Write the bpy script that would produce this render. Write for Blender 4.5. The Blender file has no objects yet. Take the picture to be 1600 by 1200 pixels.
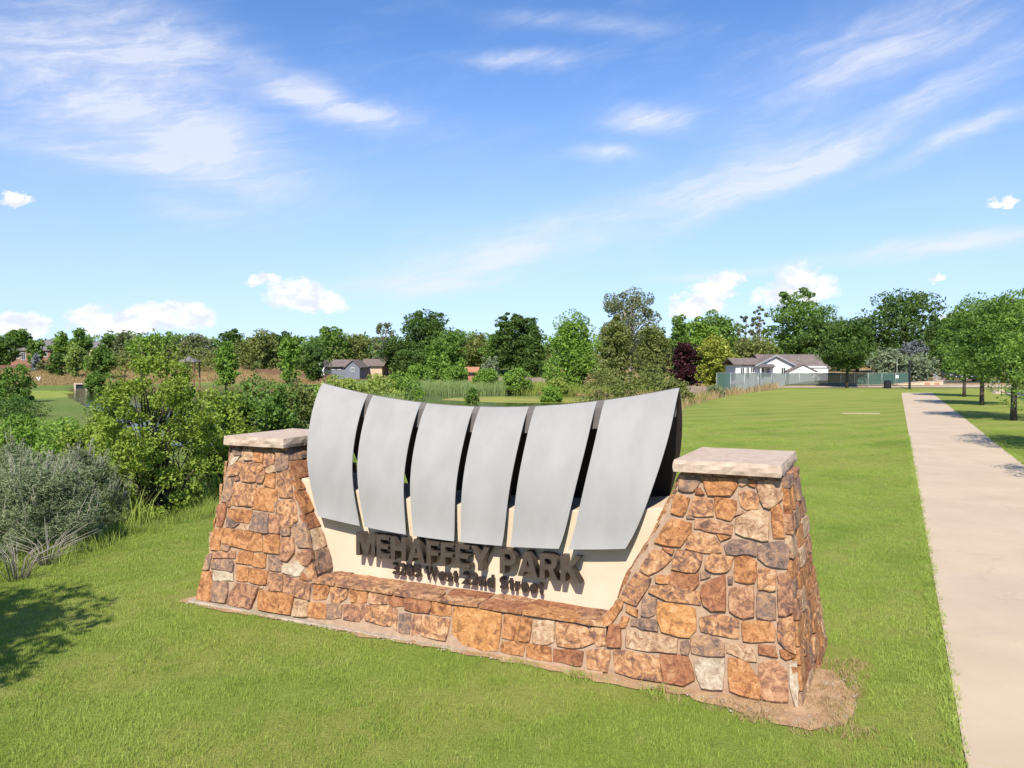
import bpy, bmesh, math, random
import numpy as np
from mathutils import Vector, Matrix, noise
R = math.radians
rng = np.random.default_rng(7)
random.seed(7)
scene = bpy.context.scene
COL = scene.collection

# ------------------------------------------------------------------ camera
cam = bpy.data.cameras.new('camera'); camo = bpy.data.objects.new('camera', cam); COL.objects.link(camo)
cam.sensor_width = 36; cam.lens = 27.45; cam.clip_end = 6000; cam.clip_start = .05
camo.location = (0, 0, 2.9); camo.rotation_euler = (R(90-1.409), 0, 0)
scene.camera = camo
# ------------------------------------------------------------------ sun, exposure
SUN_AZ = math.atan2(-.205, -1.01); SUN_EL = R(44.5)
to_sun = Vector((math.sin(SUN_AZ)*math.cos(SUN_EL), math.cos(SUN_AZ)*math.cos(SUN_EL), math.sin(SUN_EL)))
sl = bpy.data.lights.new('sun', 'SUN'); so = bpy.data.objects.new('sun', sl); COL.objects.link(so)
sl.energy = 4.6; sl.angle = R(.5); sl.color = (1, .93, .80)
so.rotation_euler = to_sun.to_track_quat('Z', 'Y').to_euler(); so.location = (-5, -20, 30)
scene.view_settings.view_transform = 'Standard'; scene.view_settings.look = 'None'
scene.view_settings.gamma = 1; scene.view_settings.exposure = .72
try: scene.view_settings.use_curve_mapping = False
except Exception: pass

# ------------------------------------------------------------------ world
world = bpy.data.worlds.new('World'); scene.world = world; world.use_nodes = True
nt = world.node_tree; nt.nodes.clear()
ALB = .82     # one factor on every surface's base colour, set together with the exposure
class NG:
    """tiny node helper"""
    def __init__(s, nt): s.nt = nt
    def n(s, t, **k):
        a = s.nt.nodes.new(t)
        for q, v in k.items(): setattr(a, q, v)
        return a
    def put(s, sock, v):
        if isinstance(v, bpy.types.NodeSocket):
            if sock.name == 'Base Color': v = s.mix(1., v, (ALB, ALB, ALB), 'MULTIPLY')
            s.nt.links.new(v, sock)
        else: sock.default_value = v
    def m(s, op, a, b=None, c=None, clamp=False):
        x = s.n('ShaderNodeMath', operation=op, use_clamp=clamp); s.put(x.inputs[0], a)
        if b is not None: s.put(x.inputs[1], b)
        if c is not None: s.put(x.inputs[2], c)
        return x.outputs[0]
    def vm(s, op, a, b=None, sc=None):
        x = s.n('ShaderNodeVectorMath', operation=op); s.put(x.inputs[0], a)
        if b is not None: s.put(x.inputs[1], b)
        if sc is not None: s.put(x.inputs['Scale'], sc)
        return x.outputs[0]
    def xyz(s, a, b, c):
        x = s.n('ShaderNodeCombineXYZ')
        for i, v in enumerate((a, b, c)): s.put(x.inputs[i], v)
        return x.outputs[0]
    def sep(s, v):
        x = s.n('ShaderNodeSeparateXYZ'); s.put(x.inputs[0], v); return x.outputs
    def noise(s, vec, scale, detail=4, rough=.55, dist=0, fac=True):
        x = s.n('ShaderNodeTexNoise'); s.put(x.inputs['Vector'], vec); s.put(x.inputs['Scale'], scale)
        x.inputs['Detail'].default_value = detail; x.inputs['Roughness'].default_value = rough; x.inputs['Distortion'].default_value = dist
        return x.outputs['Fac' if fac else 'Color']
    def ss(s, v, lo, hi, a=0., b=1.):
        x = s.n('ShaderNodeMapRange', interpolation_type='SMOOTHSTEP'); s.put(x.inputs[0], v)
        x.inputs[1].default_value = lo; x.inputs[2].default_value = hi; x.inputs[3].default_value = a; x.inputs[4].default_value = b
        return x.outputs[0]
    def mix(s, f, a, b, blend='MIX'):
        x = s.n('ShaderNodeMix', data_type='RGBA', blend_type=blend); s.put(x.inputs[0], f)
        for i, v in ((6, a), (7, b)):
            if isinstance(v, tuple) and len(v) == 3: v = v+(1,)
            s.put(x.inputs[i], v)
        return x.outputs[2]
    def ramp(s, f, stops, interp='LINEAR'):
        x = s.n('ShaderNodeValToRGB'); s.put(x.inputs[0], f); cr = x.color_ramp; cr.interpolation = interp
        while len(cr.elements) < len(stops): cr.elements.new(.5)
        for e, (p, c) in zip(cr.elements, stops): e.position = p; e.color = tuple(c)+(1,)
        return x.outputs[0]
g = NG(nt)
sky = g.n('ShaderNodeTexSky', sky_type='NISHITA'); sky.sun_disc = False
sky.sun_elevation = SUN_EL; sky.sun_rotation = SUN_AZ % (2*math.pi); sky.altitude = 1500; sky.air_density = 1.0; sky.dust_density = .6; sky.ozone_density = 2.5
tc = g.n('ShaderNodeTexCoord').outputs['Generated']
d = g.sep(tc)
az = g.m('ARCTAN2', d[0], d[1]); el = g.m('ARCSINE', d[2])
# clouds: (azimuth, elevation, half width, half height in degrees, tilt, strength)
CIRRUS = [(-26.94, 16.49, 9.31, 3.27, -18, 0.95), (-27.68, 13.27, 7.36, 0.63, -4, 0.6), (-24.66, 20.80, 5.04, 2.24, -5, 0.6), (-14.70, 18.42, 6.13, 1.06, -15, 0.75), (-10.90, 17.51, 2.72, 0.67, 0, 0.7), (-20.66, 14.41, 4.93, 1.24, -10, 0.3), (0.70, 21.19, 3.52, 0.53, 0, 0.9), (4.69, 23.21, 5.58, 0.55, -5, 0.4), (9.99, 17.05, 3.19, 0.76, -6, 0.8), (7.01, 14.90, 2.54, 0.61, 0, 0.7), (6.08, 10.17, 14.98, 1.54, 15, 0.6), (23.48, 14.66, 10.61, 0.73, 22, 0.75), (18.15, 13.57, 8.44, 2.11, 18, 0.25), (28.05, 7.42, 6.58, 0.53, 5, 0.8), (29.85, 14.17, 6.01, 0.54, 16, 0.5), (26.19, 20.93, 9.05, 2.21, 8, 0.35), (-7.01, 5.71, 5.99, 0.74, 5, 0.7), (-21.88, 10.35, 2.43, 0.67, 0, 0.45), (15.14, 6.46, 4.37, 0.31, 5, 0.7), (-1.88, 7.93, 5.61, 1.20, 8, 0.4), (22.29, 18.45, 6.02, 1.56, 12, 0.3)]
CUMULUS = [(-32.33, 10.02, 1.27, 0.42), (31.79, 9.80, 1.02, 0.39), (28.41, 5.72, 0.62, 0.25), (-15.35, 4.88, 2.71, 1.44), (-17.51, 5.94, 1.45, 0.53), (-13.82, 4.55, 1.99, 1.09), (-23.28, 3.36, 3.17, 1.12), (-28.05, 2.90, 1.76, 1.16), (-25.62, 2.96, 2.29, 1.01), (-32.26, 2.30, 1.95, 0.87), (14.04, 4.91, 1.94, 1.18), (15.14, 5.51, 1.31, 1.08), (12.70, 4.12, 1.79, 0.73), (20.25, 5.45, 2.40, 1.40), (18.79, 4.88, 1.68, 1.15), (29.49, 2.94, 1.21, 0.53)]
ael = g.xyz(az, el, 0.)
wob = g.vm('SUBTRACT', g.noise(g.vm('MULTIPLY', ael, (3., 7., 0.)), 2.2, 5, .6, fac=False), (.5, .5, .5))
pos = g.vm('ADD', ael, g.vm('MULTIPLY', wob, (.085, .035, 0.)))
P = g.sep(pos)
tot = None
for (a, e, rx, ry, tl, st) in CIRRUS:
    dx = g.m('SUBTRACT', P[0], R(a)); dy = g.m('SUBTRACT', P[1], R(e)); c, s_ = math.cos(R(tl)), math.sin(R(tl))
    u = g.m('ADD', g.m('MULTIPLY', dx, c/R(rx)), g.m('MULTIPLY', dy, s_/R(rx)))
    v = g.m('ADD', g.m('MULTIPLY', dx, -s_/R(ry)), g.m('MULTIPLY', dy, c/R(ry)))
    q = g.m('ADD', g.m('MULTIPLY', u, u), g.m('MULTIPLY', v, v))
    w = g.m('MULTIPLY', g.m('EXPONENT', g.m('MULTIPLY', q, -1.)), st)
    tot = w if tot is None else g.m('ADD', tot, w)
# streaky texture, gently turned
rot = g.n('ShaderNodeVectorRotate', rotation_type='Z_AXIS'); g.put(rot.inputs['Vector'], pos); rot.inputs['Angle'].default_value = R(-14)
st1 = g.noise(g.vm('MULTIPLY', rot.outputs[0], (4., 22., 0.)), 1.6, 9, .62, .6)
st2 = g.noise(g.vm('MULTIPLY', rot.outputs[0], (3., 5., 0.)), 2., 6, .6, .4)
st3 = g.noise(g.vm('MULTIPLY', rot.outputs[0], (9., 75., 0.)), 1.6, 8, .65, 1.0)
streak = g.m('MULTIPLY', g.m('MULTIPLY', g.ss(st1, .28, .72, .50, 1.3), g.ss(st2, .3, .7, .65, 1.2)), g.ss(st3, .3, .7, .78, 1.2))
ci = g.m('MULTIPLY', tot, streak)
base = g.m('MULTIPLY', g.ss(g.m('MULTIPLY', st1, st2), .2, .5), .13)
ci = g.m('MINIMUM', g.m('ADD', ci, base), .85)
# cumulus
wc = g.vm('SUBTRACT', g.noise(g.vm('MULTIPLY', ael, (1., 1.3, 0.)), 24., 9, .68, fac=False), (.5, .5, .5))
Pc = g.sep(g.vm('ADD', ael, g.vm('MULTIPLY', wc, (.075, .055, 0.))))
cum = None
for (a, e, rx, ry) in CUMULUS:
    u = g.m('MULTIPLY', g.m('SUBTRACT', Pc[0], R(a)), 1/R(rx)); v = g.m('MULTIPLY', g.m('SUBTRACT', Pc[1], R(e)), 1/R(ry))
    w = g.m('SUBTRACT', 1., g.m('ADD', g.m('MULTIPLY', u, u), g.m('MULTIPLY', v, v)))
    cum = w if cum is None else g.m('MAXIMUM', cum, w)
cf = g.m('MULTIPLY', g.ss(cum, -.02, .75), .95)
cs = g.noise(g.vm('MULTIPLY', ael, (1., 1.5, 0.)), 38., 5, .6)
cumc = g.mix(g.ss(cs, .35, .6), (6.3, 6.7, 7.5), (8.3, 8.3, 8.3))
skyc = g.mix(1., sky.outputs[0], (.96, 1.27, 1.62), 'MULTIPLY')
low = g.ss(el, 0., .42, .66, 0.)                      # pale air towards the horizon
skyc = g.mix(low, skyc, (5.0, 5.75, 7.6))
skyc = g.mix(g.m('MULTIPLY', ci, .88), skyc, (6.8, 7.0, 7.8))
skyc = g.mix(cf, skyc, cumc)
bg = g.n('ShaderNodeBackground'); g.put(bg.inputs[0], skyc); bg.inputs[1].default_value = .080
wo = g.n('ShaderNodeOutputWorld'); nt.links.new(bg.outputs[0], wo.inputs[0])

# ------------------------------------------------------------------ materials
def new_mat(name):
    m = bpy.data.materials.new(name); m.use_nodes = True; t = m.node_tree
    b = t.nodes['Principled BSDF']; return m, NG(t), b
def obj_coords(g, world_pos=False):
    return g.n('ShaderNodeNewGeometry').outputs['Position'] if world_pos else g.n('ShaderNodeTexCoord').outputs['Object']
def bump(g, b, h, strength=.5, dist=.01):
    x = g.n('ShaderNodeBump'); x.inputs['Strength'].default_value = strength; x.inputs['Distance'].default_value = dist
    g.put(x.inputs['Height'], h); g.put(b.inputs['Normal'], x.outputs[0])
def mat_rough(name, c1, c2, scale=8, rough=.85, bstr=.4, bdist=.01, bscale=None, world_pos=False, metal=0, spec=.3):
    m, g, b = new_mat(name); co = obj_coords(g, world_pos)
    f = g.noise(co, scale, 6, .6)
    g.put(b.inputs['Base Color'], g.mix(g.ss(f, .3, .7), c1, c2))
    b.inputs['Roughness'].default_value = rough; b.inputs['Metallic'].default_value = metal; b.inputs['Specular IOR Level'].default_value = spec
    if bstr: bump(g, b, g.noise(co, bscale or scale*5, 6, .65), bstr, bdist)
    return m
STONE_STOPS = {
 'o': [(.25, (0.190, 0.078, 0.039)), (.40, (0.381, 0.162, 0.067)), (.55, (0.526, 0.241, 0.095)), (.75, (0.605, 0.336, 0.168))],
 'O': [(.25, (0.281, 0.130, 0.059)), (.40, (0.497, 0.227, 0.081)), (.55, (0.616, 0.302, 0.108)), (.75, (0.648, 0.389, 0.194))],
 'b': [(.25, (0.130, 0.072, 0.058)), (.40, (0.286, 0.143, 0.091)), (.56, (0.468, 0.234, 0.124)), (.75, (0.624, 0.377, 0.221))],
 'g': [(.25, (.12, .085, .075)), (.42, (.235, .155, .125)), (.56, (.35, .21, .14)), (.75, (.52, .31, .17))],
 'm': [(.25, (0.114, 0.072, 0.066)), (.38, (0.276, 0.144, 0.096)), (.52, (0.504, 0.240, 0.102)), (.72, (0.672, 0.432, 0.252))],
 'r': [(.25, (0.149, 0.063, 0.040)), (.42, (0.310, 0.127, 0.063)), (.6, (0.414, 0.178, 0.086)), (.78, (0.517, 0.287, 0.161))],
 'c': [(.25, (0.252, 0.137, 0.084)), (.40, (0.441, 0.263, 0.158)), (.56, (0.567, 0.378, 0.231)), (.75, (0.672, 0.514, 0.367))],
 'w': [(.25, (0.340, 0.240, 0.160)), (.42, (0.500, 0.390, 0.280)), (.6, (0.600, 0.490, 0.360)), (.78, (0.660, 0.580, 0.460))]}
def stone_mat(k):
    m, g, b = new_mat('split_stone_'+k)
    oi = g.n('ShaderNodeObjectInfo').outputs['Random']
    co = g.vm('ADD', obj_coords(g), g.vm('SCALE', (31., 17., 23.), sc=oi))
    n1 = g.noise(co, 12., 9, .70, .9); n2 = g.noise(co, 42., 5, .7, .8)
    f = g.m('ADD', g.m('MULTIPLY', g.ss(n1, .22, .78), .70), g.m('MULTIPLY', n2, .30))
    f = g.m('ADD', f, g.m('MULTIPLY', g.m('SUBTRACT', oi, .5), .10))
    c = g.ramp(f, STONE_STOPS[k])
    n3 = g.noise(co, 19., 7, .75, 1.2)
    c = g.mix(g.m('MULTIPLY', g.ss(n3, .60, .70), .45), c, (.13, .085, .085))
    c = g.mix(g.m('MULTIPLY', g.ss(n3, .36, .30), .5), c, (.56, .37, .22))
    g.put(b.inputs['Base Color'], c); b.inputs['Roughness'].default_value = .8; b.inputs['Specular IOR Level'].default_value = .25
    h = g.m('ADD', g.noise(co, 24., 9, .72, 1.0), g.m('MULTIPLY', n1, .35))
    bump(g, b, h, 1., .022)
    return m
MS = {k: stone_mat(k) for k in STONE_STOPS}
M_mortar = mat_rough('mortar', (.35, .235, .16), (.45, .31, .215), 14, .95, .5, .008)
M_footing = mat_rough('footing_concrete', (.36, .29, .225), (.52, .43, .34), 9, .95, .8, .02)
M_cap = mat_rough('sandstone_cap', (.48, .36, .28), (.60, .47, .375), 8, .85, .55, .012, 30)
M_stucco = mat_rough('cream_stucco', (.655, .525, .385), (.74, .60, .455), 2.2, .92, .6, .006, 130)
M_letter = mat_rough('bronze_letters', (.060, .043, .034), (.082, .059, .047), 12, .5, .1, .002, spec=.5)
M_letter2 = mat_rough('dark_bronze_letters', (.030, .020, .017), (.042, .029, .024), 12, .5, 0, spec=.4)
M_dark = mat_rough('inner_shade_sheet', (.030, .024, .022), (.045, .036, .033), 4, .55, 0, spec=.4)  # inner panel faces: shade put into the dark colour; posts share it
M_ridge = mat_rough('ridge_steel', (.13, .115, .11), (.16, .14, .135), 4, .5, 0, spec=.4)
def panel_mat():
    m, g, b = new_mat('brushed_aluminium'); co = obj_coords(g)
    f = g.noise(g.vm('MULTIPLY', co, (1., 1., .35)), 3.2, 6, .6); f2 = g.noise(co, 60., 3, .6)
    g.put(b.inputs['Base Color'], g.mix(g.ss(f, .3, .72), (.32, .31, .302), (.37, .358, .35)))
    b.inputs['Metallic'].default_value = .12; b.inputs['Specular IOR Level'].default_value = .35
    g.put(b.inputs['Roughness'], g.m('ADD', .55, g.m('MULTIPLY', f2, .12)))
    bump(g, b, f, .05, .01)
    return m
M_panel = panel_mat()
def concrete_path_mat():
    m, g, b = new_mat('path_concrete'); co = obj_coords(g, True)
    n1 = g.noise(co, .7, 5, .6); n2 = g.noise(co, 55., 4, .7); n3 = g.noise(co, 3., 6, .7)
    c = g.mix(g.ss(n1, .3, .7), (.52, .405, .285), (.60, .47, .335))
    c = g.mix(g.m('MULTIPLY', g.ss(n3, .60, .75), .3), c, (.44, .34, .26))
    c = g.mix(g.m('MULTIPLY', g.ss(n2, .55, .75), .35), c, (.44, .35, .27))
    vo = g.n('ShaderNodeTexVoronoi', feature='DISTANCE_TO_EDGE'); g.put(vo.inputs['Vector'], g.vm('ADD', co, g.vm('SCALE', g.noise(co, 2.5, 4, .6, fac=False), sc=.5))); vo.inputs['Scale'].default_value = .33
    ck = g.m('MULTIPLY', g.ss(vo.outputs['Distance'], .010, .003), g.ss(g.noise(co, .8, 3, .5), .46, .58)); c = g.mix(g.m('MULTIPLY', ck, .16), c, (.25, .19, .14))
    oi = g.n('ShaderNodeObjectInfo').outputs['Random']
    c = g.mix(g.m('MULTIPLY', oi, .16), c, (.46, .36, .28))
    g.put(b.inputs['Base Color'], c); b.inputs['Roughness'].default_value = .9; bump(g, b, n2, .3, .004)
    return m
M_path = concrete_path_mat()
M_asphalt = mat_rough('asphalt', (.060, .058, .060), (.095, .092, .092), 3, .9, .3, .01, 60, True)
M_kerb = mat_rough('kerb_concrete', (.46, .36, .27), (.56, .45, .35), 2, .9, .2, .01, 20, True)
M_dirt = mat_rough('bare_sandy_dirt', (.40, .24, .13), (.60, .39, .22), 7, .95, 1, .02, 45, True)
M_white = mat_rough('white_siding', (.76, .76, .77), (.82, .82, .82), 2, .7, 0)
M_trimgrey = mat_rough('grey_trim', (.30, .31, .34), (.36, .37, .40), 2, .7, 0)
M_roofb = mat_rough('brown_shingle_roof', (.16, .125, .115), (.23, .18, .16), 1.2, .9, .6, .04, 5)
M_roofg = mat_rough('grey_shingle_roof', (.15, .14, .14), (.22, .20, .20), 1.2, .9, .6, .04, 5)
M_brick = mat_rough('red_brown_brick', (.25, .12, .09), (.36, .19, .14), 3, .9, .3, .02)
M_bluegrey = mat_rough('blue_grey_siding', (.17, .19, .23), (.21, .23, .27), 2, .8, 0)
M_tanwall = mat_rough('tan_block_wall', (.56, .41, .28), (.66, .50, .36), 3, .9, .3, .02)
M_rust = mat_rough('rust_panel', (.40, .17, .10), (.50, .24, .15), 3, .8, .1, .01)
M_glass = mat_rough('dark_window_glass', (.025, .028, .035), (.05, .055, .065), 2, .15, 0, spec=.6)
M_wood = mat_rough('weathered_wood', (.24, .19, .16), (.34, .27, .22), 3, .9, .4, .02)
M_woodb = mat_rough('brown_fence_wood', (.16, .085, .06), (.24, .13, .09), 3, .9, .3, .02)
M_black = mat_rough('black_paint', (.012, .012, .014), (.02, .02, .022), 3, .45, 0, spec=.5)
M_galv = mat_rough('galvanised_steel', (.36, .37, .38), (.46, .47, .48), 6, .5, 0, metal=.4)
M_tyre = mat_rough('tyre_rubber', (.014, .014, .014), (.02, .02, .02), 3, .8, 0)
M_carblue = mat_rough('navy_car_paint', (.02, .025, .075), (.024, .03, .085), 1, .25, 0, spec=.6)
M_carblack = mat_rough('black_car_paint', (.012, .012, .015), (.016, .016, .02), 1, .25, 0, spec=.6)
M_carred = mat_rough('red_car_paint', (.22, .02, .02), (.24, .025, .025), 1, .25, 0, spec=.6)
M_lamp = mat_rough('lamp_lens', (.55, .55, .55), (.65, .65, .65), 3, .2, 0, spec=.6)
M_canvas = mat_rough('pink_white_canvas', (.66, .56, .54), (.72, .62, .60), 3, .9, 0)
M_bark = mat_rough('dark_bark', (.055, .042, .033), (.11, .085, .065), 7, .95, .6, .03)
M_barkp = mat_rough('pale_bark', (.30, .26, .22), (.42, .38, .33), 6, .95, .4, .03)
def screen_mat(name, c, alpha):
    m, g, b = new_mat(name); b.inputs['Base Color'].default_value = (*c, 1); b.inputs['Roughness'].default_value = .8
    b.inputs['Alpha'].default_value = alpha; return m
M_screen = screen_mat('green_privacy_mesh', (.035, .085, .07), .92)
M_screeng = screen_mat('grey_green_privacy_mesh', (.085, .115, .11), .84)
def leaf_mat(name, c1, c2, trans=.32, sat=1):
    """c1 dark, c2 light; every leaf carries a random value"""
    m = bpy.data.materials.new(name); m.use_nodes = True; t = m.node_tree; t.nodes.clear(); g = NG(t)
    at = g.n('ShaderNodeAttribute', attribute_name='tint').outputs['Fac']
    oi = g.n('ShaderNodeObjectInfo').outputs['Random']
    n = g.noise(g.n('ShaderNodeNewGeometry').outputs['Position'], .55, 2, .5)
    f = g.m('ADD', g.m('MULTIPLY', at, .62), g.m('ADD', g.m('MULTIPLY', n, .28), g.m('MULTIPLY', oi, .10)))
    c = g.mix(f, c1, c2)
    d = g.n('ShaderNodeBsdfPrincipled'); g.put(d.inputs['Base Color'], c); d.inputs['Roughness'].default_value = .55; d.inputs['Specular IOR Level'].default_value = .25
    tr = g.n('ShaderNodeBsdfTranslucent'); g.put(tr.inputs[0], g.mix(1., c, (ALB, ALB*1.05, ALB*.5), 'MULTIPLY'))
    x = g.n('ShaderNodeMixShader'); x.inputs[0].default_value = trans
    t.links.new(d.outputs[0], x.inputs[1]); t.links.new(tr.outputs[0], x.inputs[2])
    o = g.n('ShaderNodeOutputMaterial'); t.links.new(x.outputs[0], o.inputs[0]); return m
LEAF = {
 'D': leaf_mat('leaves_dark_green', (0.058, 0.108, 0.024), (0.146, 0.252, 0.052)),
 'M': leaf_mat('leaves_mid_green', (0.097, 0.174, 0.031), (0.224, 0.374, 0.070)),
 'L': leaf_mat('leaves_light_green', (0.137, 0.235, 0.035), (0.302, 0.487, 0.078)),
 'P': leaf_mat('leaves_pale_green', (0.215, 0.295, 0.078), (0.409, 0.540, 0.148)),
 'O': leaf_mat('leaves_olive_green', (0.137, 0.174, 0.046), (0.321, 0.348, 0.104)),
 'G': leaf_mat('leaves_grey_green', (0.126, 0.157, 0.070), (0.292, 0.322, 0.148)),
 'S': leaf_mat('leaves_silver_green', (0.186, 0.240, 0.138), (0.360, 0.432, 0.270)),
 'B': leaf_mat('needles_blue_grey', (0.149, 0.172, 0.178), (0.293, 0.322, 0.345)),
 'Y': leaf_mat('leaves_yellow_green', (0.215, 0.260, 0.035), (0.507, 0.540, 0.096)),
 'U': leaf_mat('leaves_purple', (0.034, 0.009, 0.016), (0.086, 0.025, 0.037), .2),
 'N': leaf_mat('leaves_near_shrub', (0.167, 0.255, 0.035), (0.432, 0.562, 0.088), .38),
 'W': leaf_mat('leaves_sagebrush', (.135, .185, .085), (.360, .425, .235), .25),
 'T': leaf_mat('dry_grass_blades', (0.360, 0.250, 0.120), (0.600, 0.450, 0.240), .3),
 'R': leaf_mat('reed_blades', (.19, .29, .10), (.38, .48, .18), .3),
 'K': leaf_mat('wild_grass_blades', (0.195, 0.278, 0.052), (0.507, 0.592, 0.131), .35)}
def lawn_mat(name, blades):
    m, g, b = new_mat(name); co = g.n('ShaderNodeNewGeometry').outputs['Position']
    n1 = g.noise(co, .35, 4, .6); n2 = g.noise(co, 2.3, 5, .65); n3 = g.noise(co, 45., 3, .7)
    c = g.mix(g.ss(n1, .32, .68), (.325, .445, .070), (.430, .540, .105))
    c = g.mix(g.m('MULTIPLY', g.ss(n2, .52, .75), .5), c, (.560, .540, .200))
    c = g.mix(g.m('MULTIPLY', g.ss(n2, .46, .25), .5), c, (.200, .330, .045))
    n6 = g.noise(co, .13, 5, .65, .8)
    c = g.mix(g.m('MULTIPLY', g.ss(n6, .52, .68), .55), c, (.480, .500, .130)); c = g.mix(g.m('MULTIPLY', g.ss(n6, .47, .34), .55), c, (.185, .330, .045))
    n7 = g.noise(co, 9., 4, .7); c = g.mix(g.m('MULTIPLY', g.ss(n7, .60, .72), .35), c, (.62, .58, .27))
    if blades:
        at = g.n('ShaderNodeAttribute', attribute_name='tint').outputs['Fac']
        c = g.mix(g.m('MULTIPLY', at, .8), g.mix(1., c, (.72, .74, .7), 'MULTIPLY'), g.mix(1., c, (1.35, 1.28, 1.5), 'MULTIPLY'))
        b.inputs['Roughness'].default_value = .5; b.inputs['Specular IOR Level'].default_value = .25
        b.inputs['Subsurface Weight'].default_value = 0
        tr = g.n('ShaderNodeBsdfTranslucent'); g.put(tr.inputs[0], g.mix(1., c, (ALB, ALB, ALB), 'MULTIPLY')); x = g.n('ShaderNodeMixShader'); x.inputs[0].default_value = .35
        g.nt.links.new(b.outputs[0], x.inputs[1]); g.nt.links.new(tr.outputs[0], x.inputs[2])
        g.nt.links.new(x.outputs[0], g.nt.nodes['Material Output'].inputs[0])
    g.put(b.inputs['Base Color'], c)
    return m
M_blade = lawn_mat('lawn_blades', True)
def ground_mat():
    m, g, b = new_mat('ground_cover'); co = g.n('ShaderNodeNewGeometry').outputs['Position']
    vc = g.n('ShaderNodeVertexColor', layer_name='zone'); lawn = vc.outputs['Alpha']
    n1 = g.noise(co, .35, 4, .6); n2 = g.noise(co, 2.3, 5, .65); n3 = g.noise(co, 16., 4, .7); n4 = g.noise(co, .09, 4, .6)
    # mowing passes: gentle stripes along the lawn
    wv = g.n('ShaderNodeTexWave', wave_type='BANDS', bands_direction='X'); rt = g.n('ShaderNodeVectorRotate', rotation_type='Z_AXIS')
    g.put(rt.inputs['Vector'], co); rt.inputs['Angle'].default_value = R(62); g.put(wv.inputs['Vector'], rt.outputs[0])
    wv.inputs['Scale'].default_value = .13; wv.inputs['Distortion'].default_value = 2.2; wv.inputs['Detail'].default_value = 2; wv.inputs['Detail Scale'].default_value = .6
    lc = g.mix(g.ss(n1, .32, .68), (.235, .315, .050), (.310, .375, .072))
    lc = g.mix(g.m('MULTIPLY', g.ss(n2, .52, .75), .45), lc, (.370, .350, .105))
    lc = g.mix(g.m('MULTIPLY', g.ss(n2, .46, .25), .4), lc, (.160, .235, .035))
    n6 = g.noise(co, .13, 5, .65, .8); lc = g.mix(g.m('MULTIPLY', g.ss(n6, .52, .68), .55), lc, (.350, .355, .085)); lc = g.mix(g.m('MULTIPLY', g.ss(n6, .47, .34), .5), lc, (.140, .235, .030))
    lc = g.mix(g.m('MULTIPLY', wv.outputs['Fac'], .6), lc, (.400, .385, .110))
    wc = g.mix(g.m('MULTIPLY', g.ss(n2, .35, .7), .45), vc.outputs['Color'], g.mix(1., vc.outputs['Color'], (.55, .62, .5), 'MULTIPLY'))
    wc = g.mix(g.m('MULTIPLY', g.ss(n4, .45, .7), .35), wc, g.mix(1., vc.outputs['Color'], (1.3, 1.2, 1.2), 'MULTIPLY'))
    c = g.mix(lawn, wc, lc)
    n5 = g.noise(co, 7., 6, .8); c = g.mix(g.m('MULTIPLY', g.ss(n5, .35, .65), .5), c, g.mix(1., c, (.72, .76, .66), 'MULTIPLY')); c = g.mix(g.m('MULTIPLY', g.ss(n3, .5, .8), .45), c, g.mix(1., c, (.55, .6, .5), 'MULTIPLY'))
    g.put(b.inputs['Base Color'], c); b.inputs['Roughness'].default_value = .95; b.inputs['Specular IOR Level'].default_value = .1
    bump(g, b, g.m('ADD', n3, g.noise(co, 60., 3, .7)), .8, .05)
    return m
M_ground = ground_mat()
def water_mat():
    m, g, b = new_mat('pond_water'); co = g.n('ShaderNodeNewGeometry').outputs['Position']
    b.inputs['Base Color'].default_value = (.045, .060, .030, 1); b.inputs['Roughness'].default_value = .06; b.inputs['Specular IOR Level'].default_value = .6
    bump(g, b, g.noise(g.vm('MULTIPLY', co, (1., 2.5, 1.)), 1.3, 3, .6), .25, .05); return m
M_water = water_mat()
def algae_mat():
    m, g, b = new_mat('floating_algae'); co = g.n('ShaderNodeNewGeometry').outputs['Position']
    n = g.noise(g.vm('MULTIPLY', co, (.35, 1., 1.)), .35, 5, .6, .5)
    g.put(b.inputs['Base Color'], g.ramp(n, [(.32, (.10, .13, .03)), (.45, (.22, .25, .03)), (.56, (.36, .34, .03)), (.7, (.36, .22, .09))])); b.inputs['Roughness'].default_value = .7; return m
M_algae = algae_mat()

# ------------------------------------------------------------------ mesh helpers
def link(name, me, mat=None, parent=None, smooth=False):
    o = bpy.data.objects.new(name, me); COL.objects.link(o)
    if mat is not None: me.materials.append(mat)
    if parent is not None: o.parent = parent
    if smooth: me.polygons.foreach_set('use_smooth', [True]*len(me.polygons))
    return o
def mesh(name, v, f, mat=None, parent=None, smooth=False):
    me = bpy.data.meshes.new(name); me.from_pydata([tuple(map(float, p)) for p in v], [], f); me.update()
    return link(name, me, mat, parent, smooth)
def quads_mesh(name, V, tint, mat, parent=None, tri=False):
    """V: (n,4,3) array of loose quads; tint: (n,) random value per leaf"""
    n = len(V); k = V.shape[1]; me = bpy.data.meshes.new(name)
    me.vertices.add(n*k); me.vertices.foreach_set('co', V.reshape(-1).astype(np.float32))
    me.loops.add(n*k); me.loops.foreach_set('vertex_index', np.arange(n*k, dtype=np.int32))
    me.polygons.add(n); me.polygons.foreach_set('loop_start', np.arange(0, n*k, k, dtype=np.int32))
    try: me.polygons.foreach_set('loop_total', np.full(n, k, dtype=np.int32))
    except Exception: pass
    a = me.attributes.new('tint', 'FLOAT', 'FACE'); a.data.foreach_set('value', tint.astype(np.float32))
    me.update(calc_edges=True)
    return link(name, me, mat, parent)
def tag(o, label=None, cat=None, group=None, kind=None):
    if label: o['label'] = label
    if cat: o['category'] = cat
    if group: o['group'] = group
    if kind: o['kind'] = kind
    return o
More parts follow.
